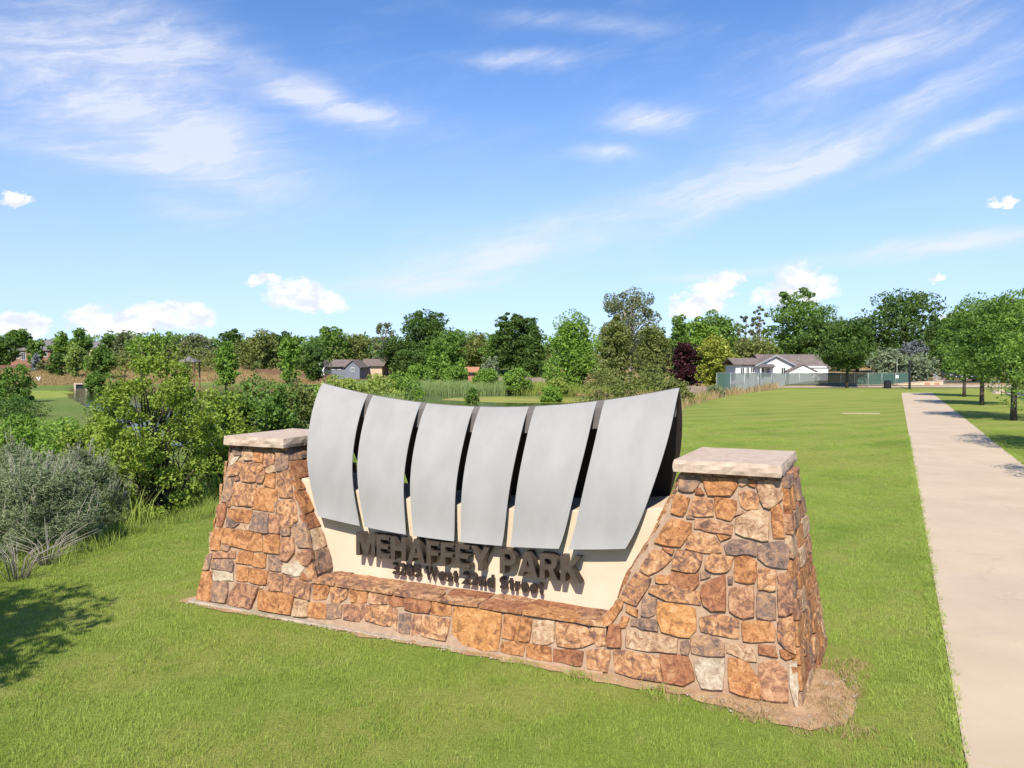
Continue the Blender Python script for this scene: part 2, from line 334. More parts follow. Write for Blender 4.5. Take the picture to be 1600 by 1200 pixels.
def empty(name, loc=(0, 0, 0), rz=0):
    o = bpy.data.objects.new(name, None); COL.objects.link(o); o.location = loc; o.rotation_euler = (0, 0, rz); o.empty_display_size = .2; return o
def box_vf(x0, x1, y0, y1, z0, z1):
    v = [(x0, y0, z0), (x1, y0, z0), (x1, y1, z0), (x0, y1, z0), (x0, y0, z1), (x1, y0, z1), (x1, y1, z1), (x0, y1, z1)]
    f = [(0, 3, 2, 1), (4, 5, 6, 7), (0, 1, 5, 4), (1, 2, 6, 5), (2, 3, 7, 6), (3, 0, 4, 7)]; return v, f
def box(name, x0, x1, y0, y1, z0, z1, mat, parent=None, bev=0):
    v, f = box_vf(x0, x1, y0, y1, z0, z1); me = bpy.data.meshes.new(name); bm = bmesh.new()
    vs = [bm.verts.new(p) for p in v]
    for q in f: bm.faces.new([vs[i] for i in q])
    if bev: bmesh.ops.bevel(bm, geom=list(bm.edges), offset=bev, segments=2, affect='EDGES', profile=.6)
    bm.to_mesh(me); bm.free(); return link(name, me, mat, parent)
def boxes(name, L, mat, parent=None):
    V, F = [], []
    for b in L:
        v, f = box_vf(*b); k = len(V); V += v; F += [tuple(i+k for i in q) for q in f]
    return mesh(name, V, F, mat, parent)
def tubes_vf(L, n=6):
    """L: list of (points, radii)"""
    V, F = [], []
    for pts, rad in L:
        pts = [Vector(p) for p in pts]; k0 = len(V)
        for i, p in enumerate(pts):
            t = (pts[min(i+1, len(pts)-1)]-pts[max(i-1, 0)]).normalized()
            a = t.cross(Vector((0, 1, .01)) if abs(t.y) < .9 else Vector((1, 0, 0))).normalized(); b = t.cross(a)
            for j in range(n):
                q = 2*math.pi*j/n; V.append(p+(a*math.cos(q)+b*math.sin(q))*rad[i])
        for i in range(len(pts)-1):
            for j in range(n): F.append((k0+i*n+j, k0+i*n+(j+1) % n, k0+(i+1)*n+(j+1) % n, k0+(i+1)*n+j))
        F.append(tuple(k0+j for j in range(n))[::-1]); F.append(tuple(k0+(len(pts)-1)*n+j for j in range(n)))
    return V, F
def tubes(name, L, mat, parent=None, n=6):
    v, f = tubes_vf(L, n); return mesh(name, v, f, mat, parent, True)
def prism(name, poly, y0, y1, mat, parent=None):
    """extrude an (x,z) outline along y"""
    n = len(poly); v = [(x, y0, z) for x, z in poly]+[(x, y1, z) for x, z in poly]
    f = [tuple(range(n)), tuple(range(2*n-1, n-1, -1))]+[(i, i+n, (i+1) % n+n, (i+1) % n) for i in range(n)]
    return mesh(name, v, f, mat, parent)

# ------------------------------------------------------------------ terrain
def sst(x, a, b):
    t = np.clip((x-a)/(b-a), 0, 1); return t*t*(3-2*t)
EY = [-60, 5, 10, 14, 18, 50, 74, 110, 160]; EX = [-11, -8.2, -7.0, -6.35, -4.9, 10.5, 20.5, 42, 66]
OX, OY = -4.193*.9022+7.037*.4314, 4.193*.4314+7.037*.9022     # foot of the park sign
TH = .446
def to_local(x, y):
    dx, dy = x-OX, y-OY; return dx*math.cos(TH)-dy*math.sin(TH), dx*math.sin(TH)+dy*math.cos(TH)
def W(u, v, z=0.):
    return (OX+u*math.cos(TH)+v*math.sin(TH), OY-u*math.sin(TH)+v*math.cos(TH), z)
def pnoise(x, y, s, seed=0):
    return (np.sin(x*s*1.7+seed)+np.sin(y*s*2.1+seed*1.3+x*s*.6)+np.sin((x+y)*s*1.1+seed*2.1)+np.sin((x-y)*s*2.7+seed*.7)*.6)/3.6
def edge_d(x, y): return (np.interp(y, EY, EX)-x)*.9+pnoise(x, y, .35, 3)*.25
def hgt(x, y):
    x = np.asarray(x, float); y = np.asarray(y, float)
    p = .897*x-.4415*y
    z = -.012-.055*sst(.45-p, 0, 1.3)-.03*sst(p, 3.4, 6)
    z = z*(1-sst(y, 25, 50)*.8)
    dx = edge_d(x, y)
    far = sst(y, 75, 265)*3.0
    bas = sst(dx, -.3, 7)*(1-.85*sst(y, 165, 215))
    z = z-1.55*bas-.35*sst(dx, -.3, 2.2)*(1-sst(y, 18, 30))*0
    z = z+far*(1-.8*bas)+.35*sst(y, 90, 100)*(1-sst(dx, 0, 10))
    z = z+pnoise(x, y, .12, 5)*.05*sst(dx, 0, 5)
    return z
def H1(x, y): return float(hgt(x, y))
# water bodies as world polygons
POND = [(-22, 44), (-28, 58), (-44, 84), (-72, 128), (-88, 156), (-70, 168), (-44, 160), (-28, 140), (-22, 119), (-6, 119), (8, 116), (15, 106), (16, 92), (8, 80), (-2, 66), (-10, 52), (-15, 45)]
def inpoly(x, y, poly):
    x = np.asarray(x, float); y = np.asarray(y, float); c = np.zeros(x.shape, bool); n = len(poly)
    for i in range(n):
        x0, y0 = poly[i]; x1, y1 = poly[(i+1) % n]
        k = ((y0 > y) != (y1 > y)) & (x < (x1-x0)*(y-y0)/((y1-y0) if y1 != y0 else 1e-9)+x0); c ^= k
    return c
rr = np.concatenate([[0], np.geomspace(.8, 3500, 300)]); aa = np.concatenate([np.linspace(-42, 42, 300), np.linspace(42, 318, 90)[1:-1]])
RR, AA = np.meshgrid(rr, np.radians(aa), indexing='ij'); GX = RR*np.sin(AA); GY = RR*np.cos(AA)
GZ = hgt(GX, GY)
inw = inpoly(GX, GY, POND); GZ = np.where(inw, np.minimum(GZ, -1.75), GZ)
na = len(aa); V = np.stack([GX, GY, GZ], -1).reshape(-1, 3)
F = [(i*na+j, i*na+(j+1) % na, (i+1)*na+(j+1) % na, (i+1)*na+j) for i in range(1, len(rr)-1) for j in range(na)]
F += [(0, na+(j+1) % na, na+j) for j in range(na)]
F = [q[::-1] for q in F]
V[:na] = V[0]
ground = mesh('ground', V, F, M_ground, None, True); tag(ground, kind='structure')
# zones: colour + lawn mask
dX = edge_d(GX, GY); pp = .897*GX-.4415*GY
lawn = (1-sst(dX, -.3, .5))*(1-sst(GY+pnoise(GX, GY, .5, 9)*1.2, 90, 92))
lawn *= np.where(pp > 9.2, 0, 1)
farlawn = inpoly(GX, GY, [(-110, 96), (-62, 98), (-58, 128), (-112, 134)]); lawn = np.where(farlawn, 1, lawn)
nz = pnoise(GX, GY, .09, 1)+.5*pnoise(GX, GY, .31, 4)
wild = np.array([.20, .25, .07]); tan = np.array([.42, .29, .14]); lush = np.array([.16, .24, .05]); dry = np.array([.36, .27, .13]); mud = np.array([.24, .17, .08])
t = sst(nz, -.3, .7)[..., None]; c = wild*(1-t)+lush*t
tanm = sst(GY, 88, 98)*(1-sst(dX, 2, 8)); c = c*(1-tanm[..., None])+dry*tanm[..., None]
rt = sst(GX, 2, 8)*sst(GY, 92, 100)*(1-sst(GX-.38*GY, -8, 0)*0); c = c*(1-rt[..., None])+tan*rt[..., None]
lt = inpoly(GX, GY, [(-150, 150), (-95, 160), (-70, 176), (-44, 168), (-24, 150), (-20, 175), (-40, 215), (-160, 215)]); lf = np.where(lt, .5+.5*sst(nz, -.5, .2), 0)[..., None]; c = c*(1-lf)+tan*lf
band = sst(GX-.31*GY, -20, -14)*sst(GY, 38, 50)*(1-sst(dX, 1.5, 5))*(1-(1-sst(dX, -.3, .5))); c = c*(1-.8*band[..., None])+dry*.8*band[..., None]
far_ = sst(GY, 230, 300)[..., None]; c = c*(1-far_)+np.array([.10, .15, .05])*far_
ca = ground.data.color_attributes.new('zone', 'FLOAT_COLOR', 'POINT')
ca.data.foreach_set('color', np.concatenate([c, lawn[..., None]], -1).reshape(-1).astype(np.float32))
def flat_poly(name, poly, z, mat, kind='structure', rough=.6):
    pts = []
    for i, (x, y) in enumerate(poly):
        x1, y1 = poly[(i+1) % len(poly)]; L = math.hypot(x1-x, y1-y); n = max(2, int(L/1.5))
        for k in range(n):
            a = k/n; q = noise.noise(Vector((x+(x1-x)*a, y+(y1-y)*a, 0))*.5)*rough; pts.append((x+(x1-x)*a+q, y+(y1-y)*a+q, z))
    return tag(mesh(name, pts, [tuple(range(len(pts)))], mat), kind=kind)
big = [(x+(x-0)*.0, y) for x, y in POND]
pond = flat_poly('pond_water', [(-21, 42), (-29, 58), (-46, 84), (-74, 128), (-90, 157), (-70, 170), (-43, 162), (-27, 142), (-21, 121), (-6, 121), (9, 118), (16.5, 107), (17.5, 92), (9, 78.5), (-1, 64.5), (-9, 50), (-14, 43)], -1.5, M_water)
alg = flat_poly('pond_algae', [(-9, 97), (-2, 91), (5, 89), (9, 93), (11, 102), (4, 108), (-4, 108), (-8, 103)], -1.494, M_algae)

# ------------------------------------------------------------------ path, street
pd = Vector((.4415, .897, 0)); pn = Vector((.897, -.4415, 0))
def PQ(p, q, z=0.): v = pn*p+pd*q; return Vector((v.x, v.y, z))
path = empty('path', (0, 0, 0)); tag(path, kind='structure')
q = -6.0; k = 0
while q < 101:
    L = 3.05 if k else 3.4; e = .013; n = 5
    vv = []; ff = []
    for s in range(n+1):
        qq = q+e+(L-2*e)*s/n
        for p_ in (.488, 3.34):
            a = PQ(p_, qq); vv.append((a.x, a.y, H1(*PQ(1.9, qq)[:2])*0+.006+.35*float(sst(a.y, 90, 100))))
    m_ = len(vv); vv += [(x, y, z-.12) for x, y, z in vv]
    for s in range(n): ff.append((2*s, 2*s+1, 2*s+3, 2*s+2))
    for s in range(n): ff += [(2*s, 2*s+2, m_+2*s+2, m_+2*s), (2*s+1, m_+2*s+1, m_+2*s+3, 2*s+3)]
    ff += [(0, m_, m_+1, 1), (2*n, 2*n+1, m_+2*n+1, m_+2*n)]
    mesh('concrete_slab', vv, ff, M_path, path); q += L; k += 1
# crossing path at the far end of the lawn, tan verge
def strip(name, pts, wd, mat, dz=.01, kind='structure', thick=.0):
    vv = []
    for i, (x, y) in enumerate(pts):
        x0, y0 = pts[max(i-1, 0)]; x1, y1 = pts[min(i+1, len(pts)-1)]; L = math.hypot(x1-x0, y1-y0); nx, ny = -(y1-y0)/L*wd/2, (x1-x0)/L*wd/2
        for s in (-1, 1):
            X, Y = x+s*nx, y+s*ny; vv.append((X, Y, H1(X, Y)+dz))
    n = len(pts); o = mesh(name, vv, [(2*i, 2*i+1, 2*i+3, 2*i+2)[::-1] for i in range(n-1)], mat)
    return tag(o, kind=kind)
cross = [(x, 93.6+.02*(x-20)) for x in range(18, 62, 2)]
strip('cross_path', cross, 1.6, M_kerb, .05)
dense = lambda a, b, n: [(a[0]+(b[0]-a[0])*i/n, a[1]+(b[1]-a[1])*i/n) for i in range(n+1)]
s0, s1 = PQ(14.6, 30), PQ(14.6, 96); strip('street', dense(s0[:2], s1[:2], 60), 9.0, M_asphalt, .03)
s0, s1 = PQ(-2, 118), PQ(70, 100)
strip('cross_street', dense((52, 108), (150, 96), 40), 9, M_asphalt, .05)
kerb = empty('street_kerb'); tag(kerb, kind='structure')
for i in range(26):
    q0 = 30+i*2.5; vv = []
    for (p_, z_) in ((9.75, -.1), (9.75, .10), (10.05, .10), (10.12, -.1)):
        for qq in (q0+.01, q0+2.49): a = PQ(p_, qq); vv.append((a.x, a.y, H1(a.x, a.y)+z_))
    mesh('kerb_stone', vv, [(0, 1, 3, 2), (2, 3, 5, 4), (4, 5, 7, 6), (0, 2, 4, 6), (1, 7, 5, 3)], M_kerb, kerb)
strip('verge_sidewalk', [(x, 97.2-.10*(x-44)) for x in range(40, 92, 2)], 1.9, M_kerb, .06)

# ------------------------------------------------------------------ PARK SIGN
sign = empty('park_sign', (OX, OY, 0), -TH)
tag(sign, 'stone park entrance sign with two tapered pillars, curved silver panels and bronze lettering', 'monument sign')
ZL = [0, .2, .41, .615, .9, 1.13, 1.4, 1.64, 1.885]
UI = [1.79, 1.79, 1.79, 1.85, 1.95, 2.085, 2.22, 2.33, 2.44]
def uin(z): return float(np.interp(z, ZL, UI))
def uout(z, v=0): return 3.53-.17*z/1.885+.06*v*(1-z/1.885)
def vf(z): return .034+.39*z/1.885
def vb(z): return 1.47+.30*(1-z/1.885)
def pillar(sgn):
    zs = [-.35]+ZL; vv = []
    for z in zs:
        zz = max(z, 0)
        ui_ = uin(zz)+(.03 if z > .40 else 0)
        for (u, v) in ((uout(zz)-.015, vf(zz)), (ui_, vf(zz)), (ui_, vb(zz)), (uout(zz, vb(zz))-.01, vb(zz))): vv.append((sgn*u, v, z))
    ff = []
    for i in range(len(zs)-1):
        for j in range(4): ff.append((4*i+j, 4*i+(j+1) % 4, 4*i+4+(j+1) % 4, 4*i+4+j))
    k = 4*(len(zs)-1); ff += [(0, 3, 2, 1), (k, k+1, k+2, k+3)]
    if sgn > 0: ff = [q[::-1] for q in ff]
    return mesh('stone_pillar', vv, ff, M_mortar, sign)
pil = {-1: pillar(-1), 1: pillar(1)}
tag(pil[-1], 'left pillar of the sign'); tag(pil[1], 'right pillar of the sign')
def stone(poly, fn, kind, parent, depth=.028, inset=.10, jit=.006, name='stone'):
    """poly in face coordinates, fn(a, b, depth) -> local point"""
    n = len(poly); cx = sum(p[0] for p in poly)/n; cy = sum(p[1] for p in poly)/n
    per = sum(math.dist(poly[i], poly[(i+1) % n]) for i in range(n)); seg = max(.045, per/12)
    pts = []
    for i in range(n):
        a, b = poly[i], poly[(i+1) % n]; L = math.dist(a, b); m_ = max(1, round(L/seg))
        for k in range(m_):
            t = k/m_; x = a[0]+(b[0]-a[0])*t; y = a[1]+(b[1]-a[1])*t
            dl = math.hypot(x-cx, y-cy)+1e-6; ex = .010 if k else .005; x += (x-cx)/dl*ex; y += (y-cy)/dl*ex
            pts.append((x+random.uniform(-jit, jit), y+random.uniform(-jit, jit)))
    N = len(pts); size = math.sqrt(per/4); d0 = depth*random.uniform(.65, 1.35)
    tx, ty = random.uniform(-.05, .05), random.uniform(-.06, .03)   # each face split at its own tilt
    vv = [fn(x, y, -.02) for x, y in pts]
    vv += [fn(x, y, d0*.72+tx*(x-cx)+ty*(y-cy)) for x, y in pts]
    ins = min(.006/ max(per/8, .02), .25)
    vv += [fn(x+(cx-x)*ins+random.uniform(-.003, .003), y+(cy-y)*ins, d0+tx*(x-cx)+ty*(y-cy)+random.uniform(-.004, .005)) for x, y in pts]
    vv += [fn(x+(cx-x)*.5+random.uniform(-.01, .01), y+(cy-y)*.5+random.uniform(-.01, .01), d0+tx*(x-cx)*.5+ty*(y-cy)*.5+random.uniform(-.006, .006)) for x, y in pts[::2]]
    c_ = len(vv); vv.append(fn(cx, cy, d0+random.uniform(-.004, .005))); h = 3*N; K = len(pts[::2])
    ff = []
    for i in range(N):
        j = (i+1) % N; ff += [(i, j, N+j, N+i), (N+i, N+j, 2*N+j, 2*N+i)]
    for i in range(K):
        a = 2*i; b = (2*i+1) % N; c2 = (2*i+2) % N; j = (i+1) % K
        if 2*i+1 < N and i < K-1: ff += [(2*N+a, 2*N+b, h+i), (2*N+b, 2*N+c2, h+j, h+i)]
        else:
            if a+1 < N: ff += [(2*N+a, 2*N+a+1, h+i), (2*N+a+1, 2*N, h+j, h+i)]
            else: ff += [(2*N+a, 2*N, h+j, h+i)]
        ff.append((h+i, h+j, c_))
    o = mesh(name, vv, ff, MS[kind], parent)
    bm = bmesh.new(); bm.from_mesh(o.data); bmesh.ops.recalc_face_normals(bm, faces=bm.faces); bm.to_mesh(o.data); bm.free()
    return o
ca_, sa_ = math.cos(math.atan2(.39, 1.885)), math.sin(math.atan2(.39, 1.885))
def f_front(u, z, d): return (u, vf(z)-d*ca_, z+d*sa_)
lowwall_zone = lambda cx, cz: abs(cx) < 1.78 and cz < .42
low = mesh('low_wall', [(-1.785, -.072, -.35), (1.785, -.072, -.35), (1.785, vf(.40), .398), (-1.785, vf(.40), .398), (-1.785, .499, .406), (1.785, .499, .406), (-1.785, .499, -.35), (1.785, .499, -.35)],
           [(0, 1, 2, 3), (3, 2, 5, 4), (4, 5, 7, 6), (1, 0, 6, 7), (0, 3, 4, 6), (2, 1, 7, 5)], M_mortar, sign)
STONES = '''g -3.29,1.84 -3.17,1.85 -3.14,1.8 -3.15,1.75 -3.28,1.75
c -3.13,1.82 -2.98,1.83 -2.96,1.7 -3.1,1.7 -3.13,1.77
o -2.94,1.81 -2.8,1.81 -2.79,1.68 -2.93,1.69
b -2.78,1.81 -2.64,1.81 -2.61,1.68 -2.75,1.62
g -2.6,1.81 -2.42,1.82 -2.38,1.62 -2.54,1.59
w -3.31,1.7 -3.17,1.75 -3.25,1.64 -3.3,1.61
m -3.34,1.56 -3.29,1.61 -3.16,1.69 -3.13,1.63 -3.16,1.51 -3.33,1.48
m -3.11,1.66 -2.79,1.67 -2.77,1.6 -2.85,1.51 -2.86,1.44 -3.08,1.43 -3.11,1.49
b -2.84,1.51 -2.74,1.59 -2.7,1.57 -2.75,1.44 -2.84,1.43
c -2.73,1.61 -2.59,1.67 -2.56,1.58 -2.71,1.56
o -2.7,1.54 -2.57,1.56 -2.55,1.39 -2.71,1.41
m -2.55,1.55 -2.35,1.62 -2.25,1.3 -2.45,1.28 -2.49,1.39
b -3.23,1.47 -3.14,1.49 -3.13,1.44 -3.2,1.43
g -3.34,1.46 -3.24,1.46 -3.23,1.26 -3.28,1.17 -3.38,1.16 -3.37,1.28
m -3.22,1.41 -2.84,1.4 -2.83,1.15 -3.21,1.14 -3.22,1.24
o -2.83,1.37 -2.51,1.38 -2.49,1.26 -2.52,1.1 -2.87,1.12 -2.83,1.23
g -2.51,1.22 -2.46,1.24 -2.45,1.15 -2.47,1.08 -2.5,1.15
b -3.29,1.16 -3.24,1.18 -3.22,1.12 -3.26,1.1
r -3.41,1.12 -3.3,1.15 -3.28,1.1 -3.28,1 -3.3,0.87 -3.4,0.86 -3.4,1.03
o -3.23,1.09 -2.87,1.1 -2.85,1.04 -2.88,0.94 -3.11,0.95 -3.24,1.02
g -3.26,0.99 -3.13,0.94 -3.04,0.93 -3.11,0.87 -3.24,0.87
c -3.02,0.91 -2.87,0.92 -2.87,0.85 -3.06,0.86
g -2.82,1.08 -2.59,1.08 -2.54,0.85 -2.85,0.86
b -2.56,1.07 -2.4,1.07 -2.37,0.86 -2.52,0.86
m -2.45,1.22 -2.22,1.28 -2.13,1.03 -2.22,0.95 -2.35,0.94 -2.43,1.08
g -2.35,0.93 -2.22,0.94 -2.21,0.86 -2.34,0.84
o -3.44,0.83 -3.27,0.85 -3.29,0.67 -3.29,0.58 -3.44,0.57 -3.45,0.72
o -3.24,0.85 -2.65,0.84 -2.61,0.63 -2.85,0.63 -3.14,0.66 -3.27,0.67
o -2.58,0.82 -2.37,0.84 -2.34,0.63 -2.57,0.63
g -3.26,0.65 -3.12,0.65 -3.14,0.58 -3.27,0.59
g -2.2,0.98 -2.01,1.01 -1.84,0.75 -2.07,0.73 -2.13,0.85 -2.2,0.91
b -2.32,0.81 -2.16,0.84 -2.11,0.67 -2.2,0.56 -2.3,0.57
b -3.4,0.55 -3.03,0.6 -3.02,0.51 -3.4,0.48
g -3.39,0.46 -3.07,0.49 -3.03,0.44 -3.03,0.35 -3.39,0.36
g -3.5,0.49 -3.42,0.53 -3.42,0.33 -3.51,0.32
w -3.35,0.34 -3.02,0.35 -3.01,0.25 -3.32,0.22
o -3.54,0.3 -3.35,0.31 -3.3,-0.01 -3.55,-0.02 -3.55,0.17
g -3.32,0.21 -3.09,0.23 -3.06,0.12 -3.07,0 -3.3,-0.01
b -2.94,0.23 -2.58,0.22 -2.66,-0.01 -3.04,-0.01 -3.02,0.1
o -2.95,0.6 -2.75,0.61 -2.74,0.47 -2.99,0.46
o -2.71,0.59 -2.54,0.6 -2.53,0.45 -2.72,0.45
o -2.97,0.42 -2.79,0.43 -2.78,0.27 -2.94,0.26
o -2.76,0.42 -2.48,0.42 -2.48,0.26 -2.75,0.27
g -2.5,0.6 -2.29,0.59 -2.27,0.44 -2.46,0.44
w -2.26,0.51 -2.03,0.58 -1.94,0.52 -2,0.41 -2.25,0.43
b -2.09,0.65 -1.85,0.74 -1.76,0.62 -1.89,0.54 -2.01,0.57
b -2.46,0.4 -2.23,0.4 -2.21,0.22 -2.42,0.21 -2.45,0.3
b -2.21,0.4 -1.82,0.35 -1.8,0.17 -2.02,0.19 -2.18,0.22
o -2.56,0.19 -2.03,0.2 -2.06,-0 -2.21,-0.01 -2.54,0
c -2.01,0.16 -1.83,0.16 -1.8,0.01 -2.01,-0.01
o -1.79,0.15 -1.56,0.16 -1.53,0.02 -1.78,0.02
o -1.76,0.37 -1.56,0.39 -1.54,0.3 -1.57,0.21 -1.75,0.18
m -1.89,0.53 -1.79,0.56 -1.75,0.39 -1.83,0.4
r -1.96,0.46 -1.85,0.38 -1.98,0.39
c -2.56,0.24 -2.52,0.24 -2.52,0.21 -2.57,0.21
g -1.53,0.16 -1.33,0.17 -1.32,0.04 -1.52,0.02
b -1.3,0.18 -1.04,0.23 -1.01,0.13 -1.07,0.03 -1.29,0.03
m -1.52,0.36 -1.28,0.37 -1.28,0.26 -1.38,0.18 -1.49,0.19
o -1.26,0.37 -1.02,0.37 -1.01,0.24 -1.21,0.22
b -0.98,0.36 -0.75,0.37 -0.72,0.26 -0.97,0.24
r -0.72,0.37 -0.52,0.38 -0.52,0.27 -0.69,0.24
m -1,0.22 -0.66,0.24 -0.65,0.04 -0.99,0.06
b -0.64,0.24 -0.59,0.23 -0.57,0.02 -0.63,0.05
r -0.5,0.37 -0.18,0.37 -0.19,0.23 -0.49,0.24
o -0.16,0.36 0.07,0.37 0.08,0.24 -0.16,0.23
g -0.56,0.18 -0.41,0.2 -0.4,0.01 -0.55,0.01
b -0.39,0.2 -0.28,0.2 -0.28,0.02 -0.38,0.01
m -0.26,0.2 0.08,0.21 0.05,0.01 -0.26,0.02
O 0.09,0.36 0.66,0.35 0.68,0.21 0.66,0.01 0.5,-0.02 0.36,-0.01 0.11,0.01
o 0.7,0.34 0.87,0.34 0.87,0.11 0.7,0.11
o 0.9,0.35 1.01,0.33 1,0.12 0.89,0.12
o 0.7,0.08 0.96,0.1 0.95,0 0.68,-0
o 0.97,0.1 1.23,0.1 1.26,-0.01 0.98,-0.01
c 1.04,0.33 1.25,0.34 1.26,0.15 1.21,0.12 1.04,0.12
m 1.28,0.34 1.6,0.34 1.68,0.21 1.57,0.15 1.3,0.12
r 1.27,0.09 1.58,0.11 1.56,0 1.28,-0
m 1.61,0.13 1.84,0.16 1.83,-0.01 1.64,-0.01
m 1.63,0.36 1.76,0.35 1.79,0.21 1.72,0.18 1.65,0.25
o 1.83,0.55 1.91,0.62 1.94,0.62 1.94,0.56 1.83,0.4 1.77,0.36 1.73,0.4
m 2.05,0.9 2.2,0.86 2.19,0.81 2.07,0.6 1.9,0.64
o 1.98,0.59 2.09,0.56 2.09,0.5 1.98,0.54
g 2.14,0.69 2.26,0.69 2.25,0.54 2.2,0.51 2.13,0.51
o 1.94,0.48 2.01,0.48 1.98,0.39 1.91,0.39
r 1.82,0.39 1.92,0.4 1.95,0.21 1.81,0.2
g 2.04,0.47 2.26,0.5 2.29,0.4 2.2,0.4 2.03,0.42
m 2.23,0.8 2.37,0.82 2.66,0.8 2.68,0.68 2.46,0.68 2.29,0.7 2.19,0.74
O 2.28,0.66 2.62,0.65 2.64,0.45 2.59,0.38 2.33,0.4 2.29,0.5
c 1.99,0.37 2.34,0.38 2.49,0.36 2.48,0.24 2.32,0.22 1.99,0.21
g 2.51,0.34 2.58,0.35 2.59,0.22 2.53,0.24
m 1.88,0.18 2.32,0.17 2.35,-0.02 2.09,-0.02 1.9,-0
r 2.33,0.2 2.58,0.22 2.66,0.03 2.56,-0.01 2.38,-0.01
g 2.6,0.4 2.76,0.43 2.9,0.39 2.91,0.27 2.62,0.25
w 2.65,0.21 2.91,0.25 2.91,0.01 2.72,-0.01 2.67,0.07
o 2.24,0.89 2.38,0.91 2.37,0.83 2.25,0.83
r 2.39,0.95 2.64,0.96 2.65,0.87 2.61,0.8 2.39,0.83
m 2.67,0.57 2.84,0.62 3.02,0.6 3.03,0.44 2.9,0.44 2.7,0.45
r 2.68,0.85 2.75,0.9 2.88,0.97 2.9,0.66 2.78,0.65 2.7,0.69
b 2.93,0.86 3.14,0.9 3.15,0.64 3.06,0.62 2.94,0.66
g 2.91,0.96 2.95,0.97 2.96,0.9 2.92,0.9
g 3.18,0.86 3.33,0.84 3.34,0.64 3.18,0.64
b 3.35,1.03 3.45,1.06 3.5,0.94 3.51,0.72 3.43,0.68 3.37,0.68
o 3.05,0.59 3.31,0.61 3.34,0.54 3.34,0.46 3.07,0.42
m 3.36,0.64 3.54,0.69 3.58,0.49 3.58,0.38 3.44,0.4 3.37,0.46
c 2.94,0.39 3.03,0.39 3.14,0.37 3.19,0.27 3.12,0.26 2.93,0.31
r 3.21,0.41 3.34,0.42 3.36,0.33 3.21,0.34
o 3.39,0.4 3.51,0.36 3.44,0.32 3.4,0.35
o 2.95,0.26 3.06,0.27 3.12,0.24 3.23,0.1 3.23,-0.01 2.97,0.01
b 3.21,0.25 3.34,0.31 3.44,0.23 3.47,0 3.24,-0.01
w 3.47,0.29 3.54,0.33 3.63,0.17 3.64,0.02 3.59,-0.03 3.52,-0.01 3.47,0.2
g 2.43,1.84 2.6,1.85 2.62,1.8 2.56,1.69 2.42,1.7
o 2.4,1.66 2.53,1.63 2.48,1.46 2.36,1.48 2.36,1.56
r 2.58,1.72 2.62,1.73 2.66,1.68 2.59,1.67
o 2.37,1.43 2.56,1.4 2.55,1.31 2.46,1.18 2.28,1.18 2.22,1.2 2.29,1.34
g 2.51,1.47 2.58,1.45 2.57,1.44 2.51,1.44
m 2.21,1.13 2.3,1.13 2.39,1.06 2.26,0.93 2.18,0.89 2.08,0.92 2.14,1.04
r 2.3,1.16 2.41,1.14 2.39,1.11 2.33,1.12
m 2.44,1.15 2.67,1.13 2.66,1.02 2.62,0.96 2.39,0.97 2.41,1.07
g 2.66,0.98 2.75,0.96 2.75,0.94 2.67,0.9
o 2.64,1.82 2.94,1.83 2.96,1.77 2.9,1.68 2.7,1.67
c 2.97,1.84 3.05,1.84 3.06,1.8 3.01,1.77 2.98,1.78
r 3.06,1.83 3.12,1.84 3.12,1.77 3.06,1.78
m 2.98,1.71 3.1,1.74 3.16,1.68 3.15,1.58 3.05,1.57 3,1.6
c 3.14,1.83 3.27,1.84 3.3,1.77 3.37,1.73 3.36,1.68 3.25,1.58 3.2,1.6 3.15,1.71
m 2.52,1.48 2.58,1.65 2.73,1.64 2.76,1.49 2.62,1.47
o 2.76,1.66 2.96,1.64 2.96,1.56 2.92,1.45 2.79,1.48
g 2.96,1.53 3.02,1.56 3.02,1.52 2.96,1.5
c 2.97,1.49 3.1,1.56 3.24,1.56 3.26,1.31 3.13,1.31 2.96,1.35
b 2.59,1.43 2.64,1.45 2.94,1.42 2.93,1.33 2.79,1.34 2.58,1.36
o 2.8,1.32 2.92,1.31 2.84,1.27
m 2.54,1.3 2.63,1.32 2.77,1.31 2.85,1.2 2.84,1.16 2.71,1.15 2.51,1.17
g 2.87,1.23 2.94,1.29 3.15,1.28 3.16,1.17 3.05,1.17 2.89,1.15
g 3.18,1.25 3.31,1.31 3.42,1.31 3.44,1.18 3.42,1.09 3.24,1.09 3.17,1.14
o 3.27,1.6 3.35,1.63 3.39,1.34 3.3,1.34
m 2.71,1.1 2.76,1.14 2.96,1.14 2.93,1.05 2.9,1 2.79,0.98 2.7,1.01
o 2.97,1.14 3.06,1.16 3.16,1.11 3.15,0.94 3.08,0.92 2.97,0.93
m 3.18,1.06 3.33,1.05 3.33,0.89 3.18,0.88'''
used_polys = []
for ln in STONES.strip().splitlines():
    a = ln.split(); poly = [tuple(map(float, q.split(','))) for q in a[1:]]
    cx = sum(p[0] for p in poly)/len(poly); cz = sum(p[1] for p in poly)/len(poly)
    par = low if lowwall_zone(cx, cz) else pil[1 if cx > 0 else -1]
    # clamp to the faces so nothing overhangs the pillar edges
    if par is not low:
        s = 1 if cx > 0 else -1; poly = [(s*min(max(s*x, uin(z)-.012 if z > .42 else 1.70), uout(z)+.02), min(z, 1.87)) for x, z in poly]
    else: poly = [(x, min(z, .395)) for x, z in poly]
    poly = [(x, max(z, -.085) if z > .02 else z-.02) for x, z in poly]
    stone(poly, f_front, a[0], par)
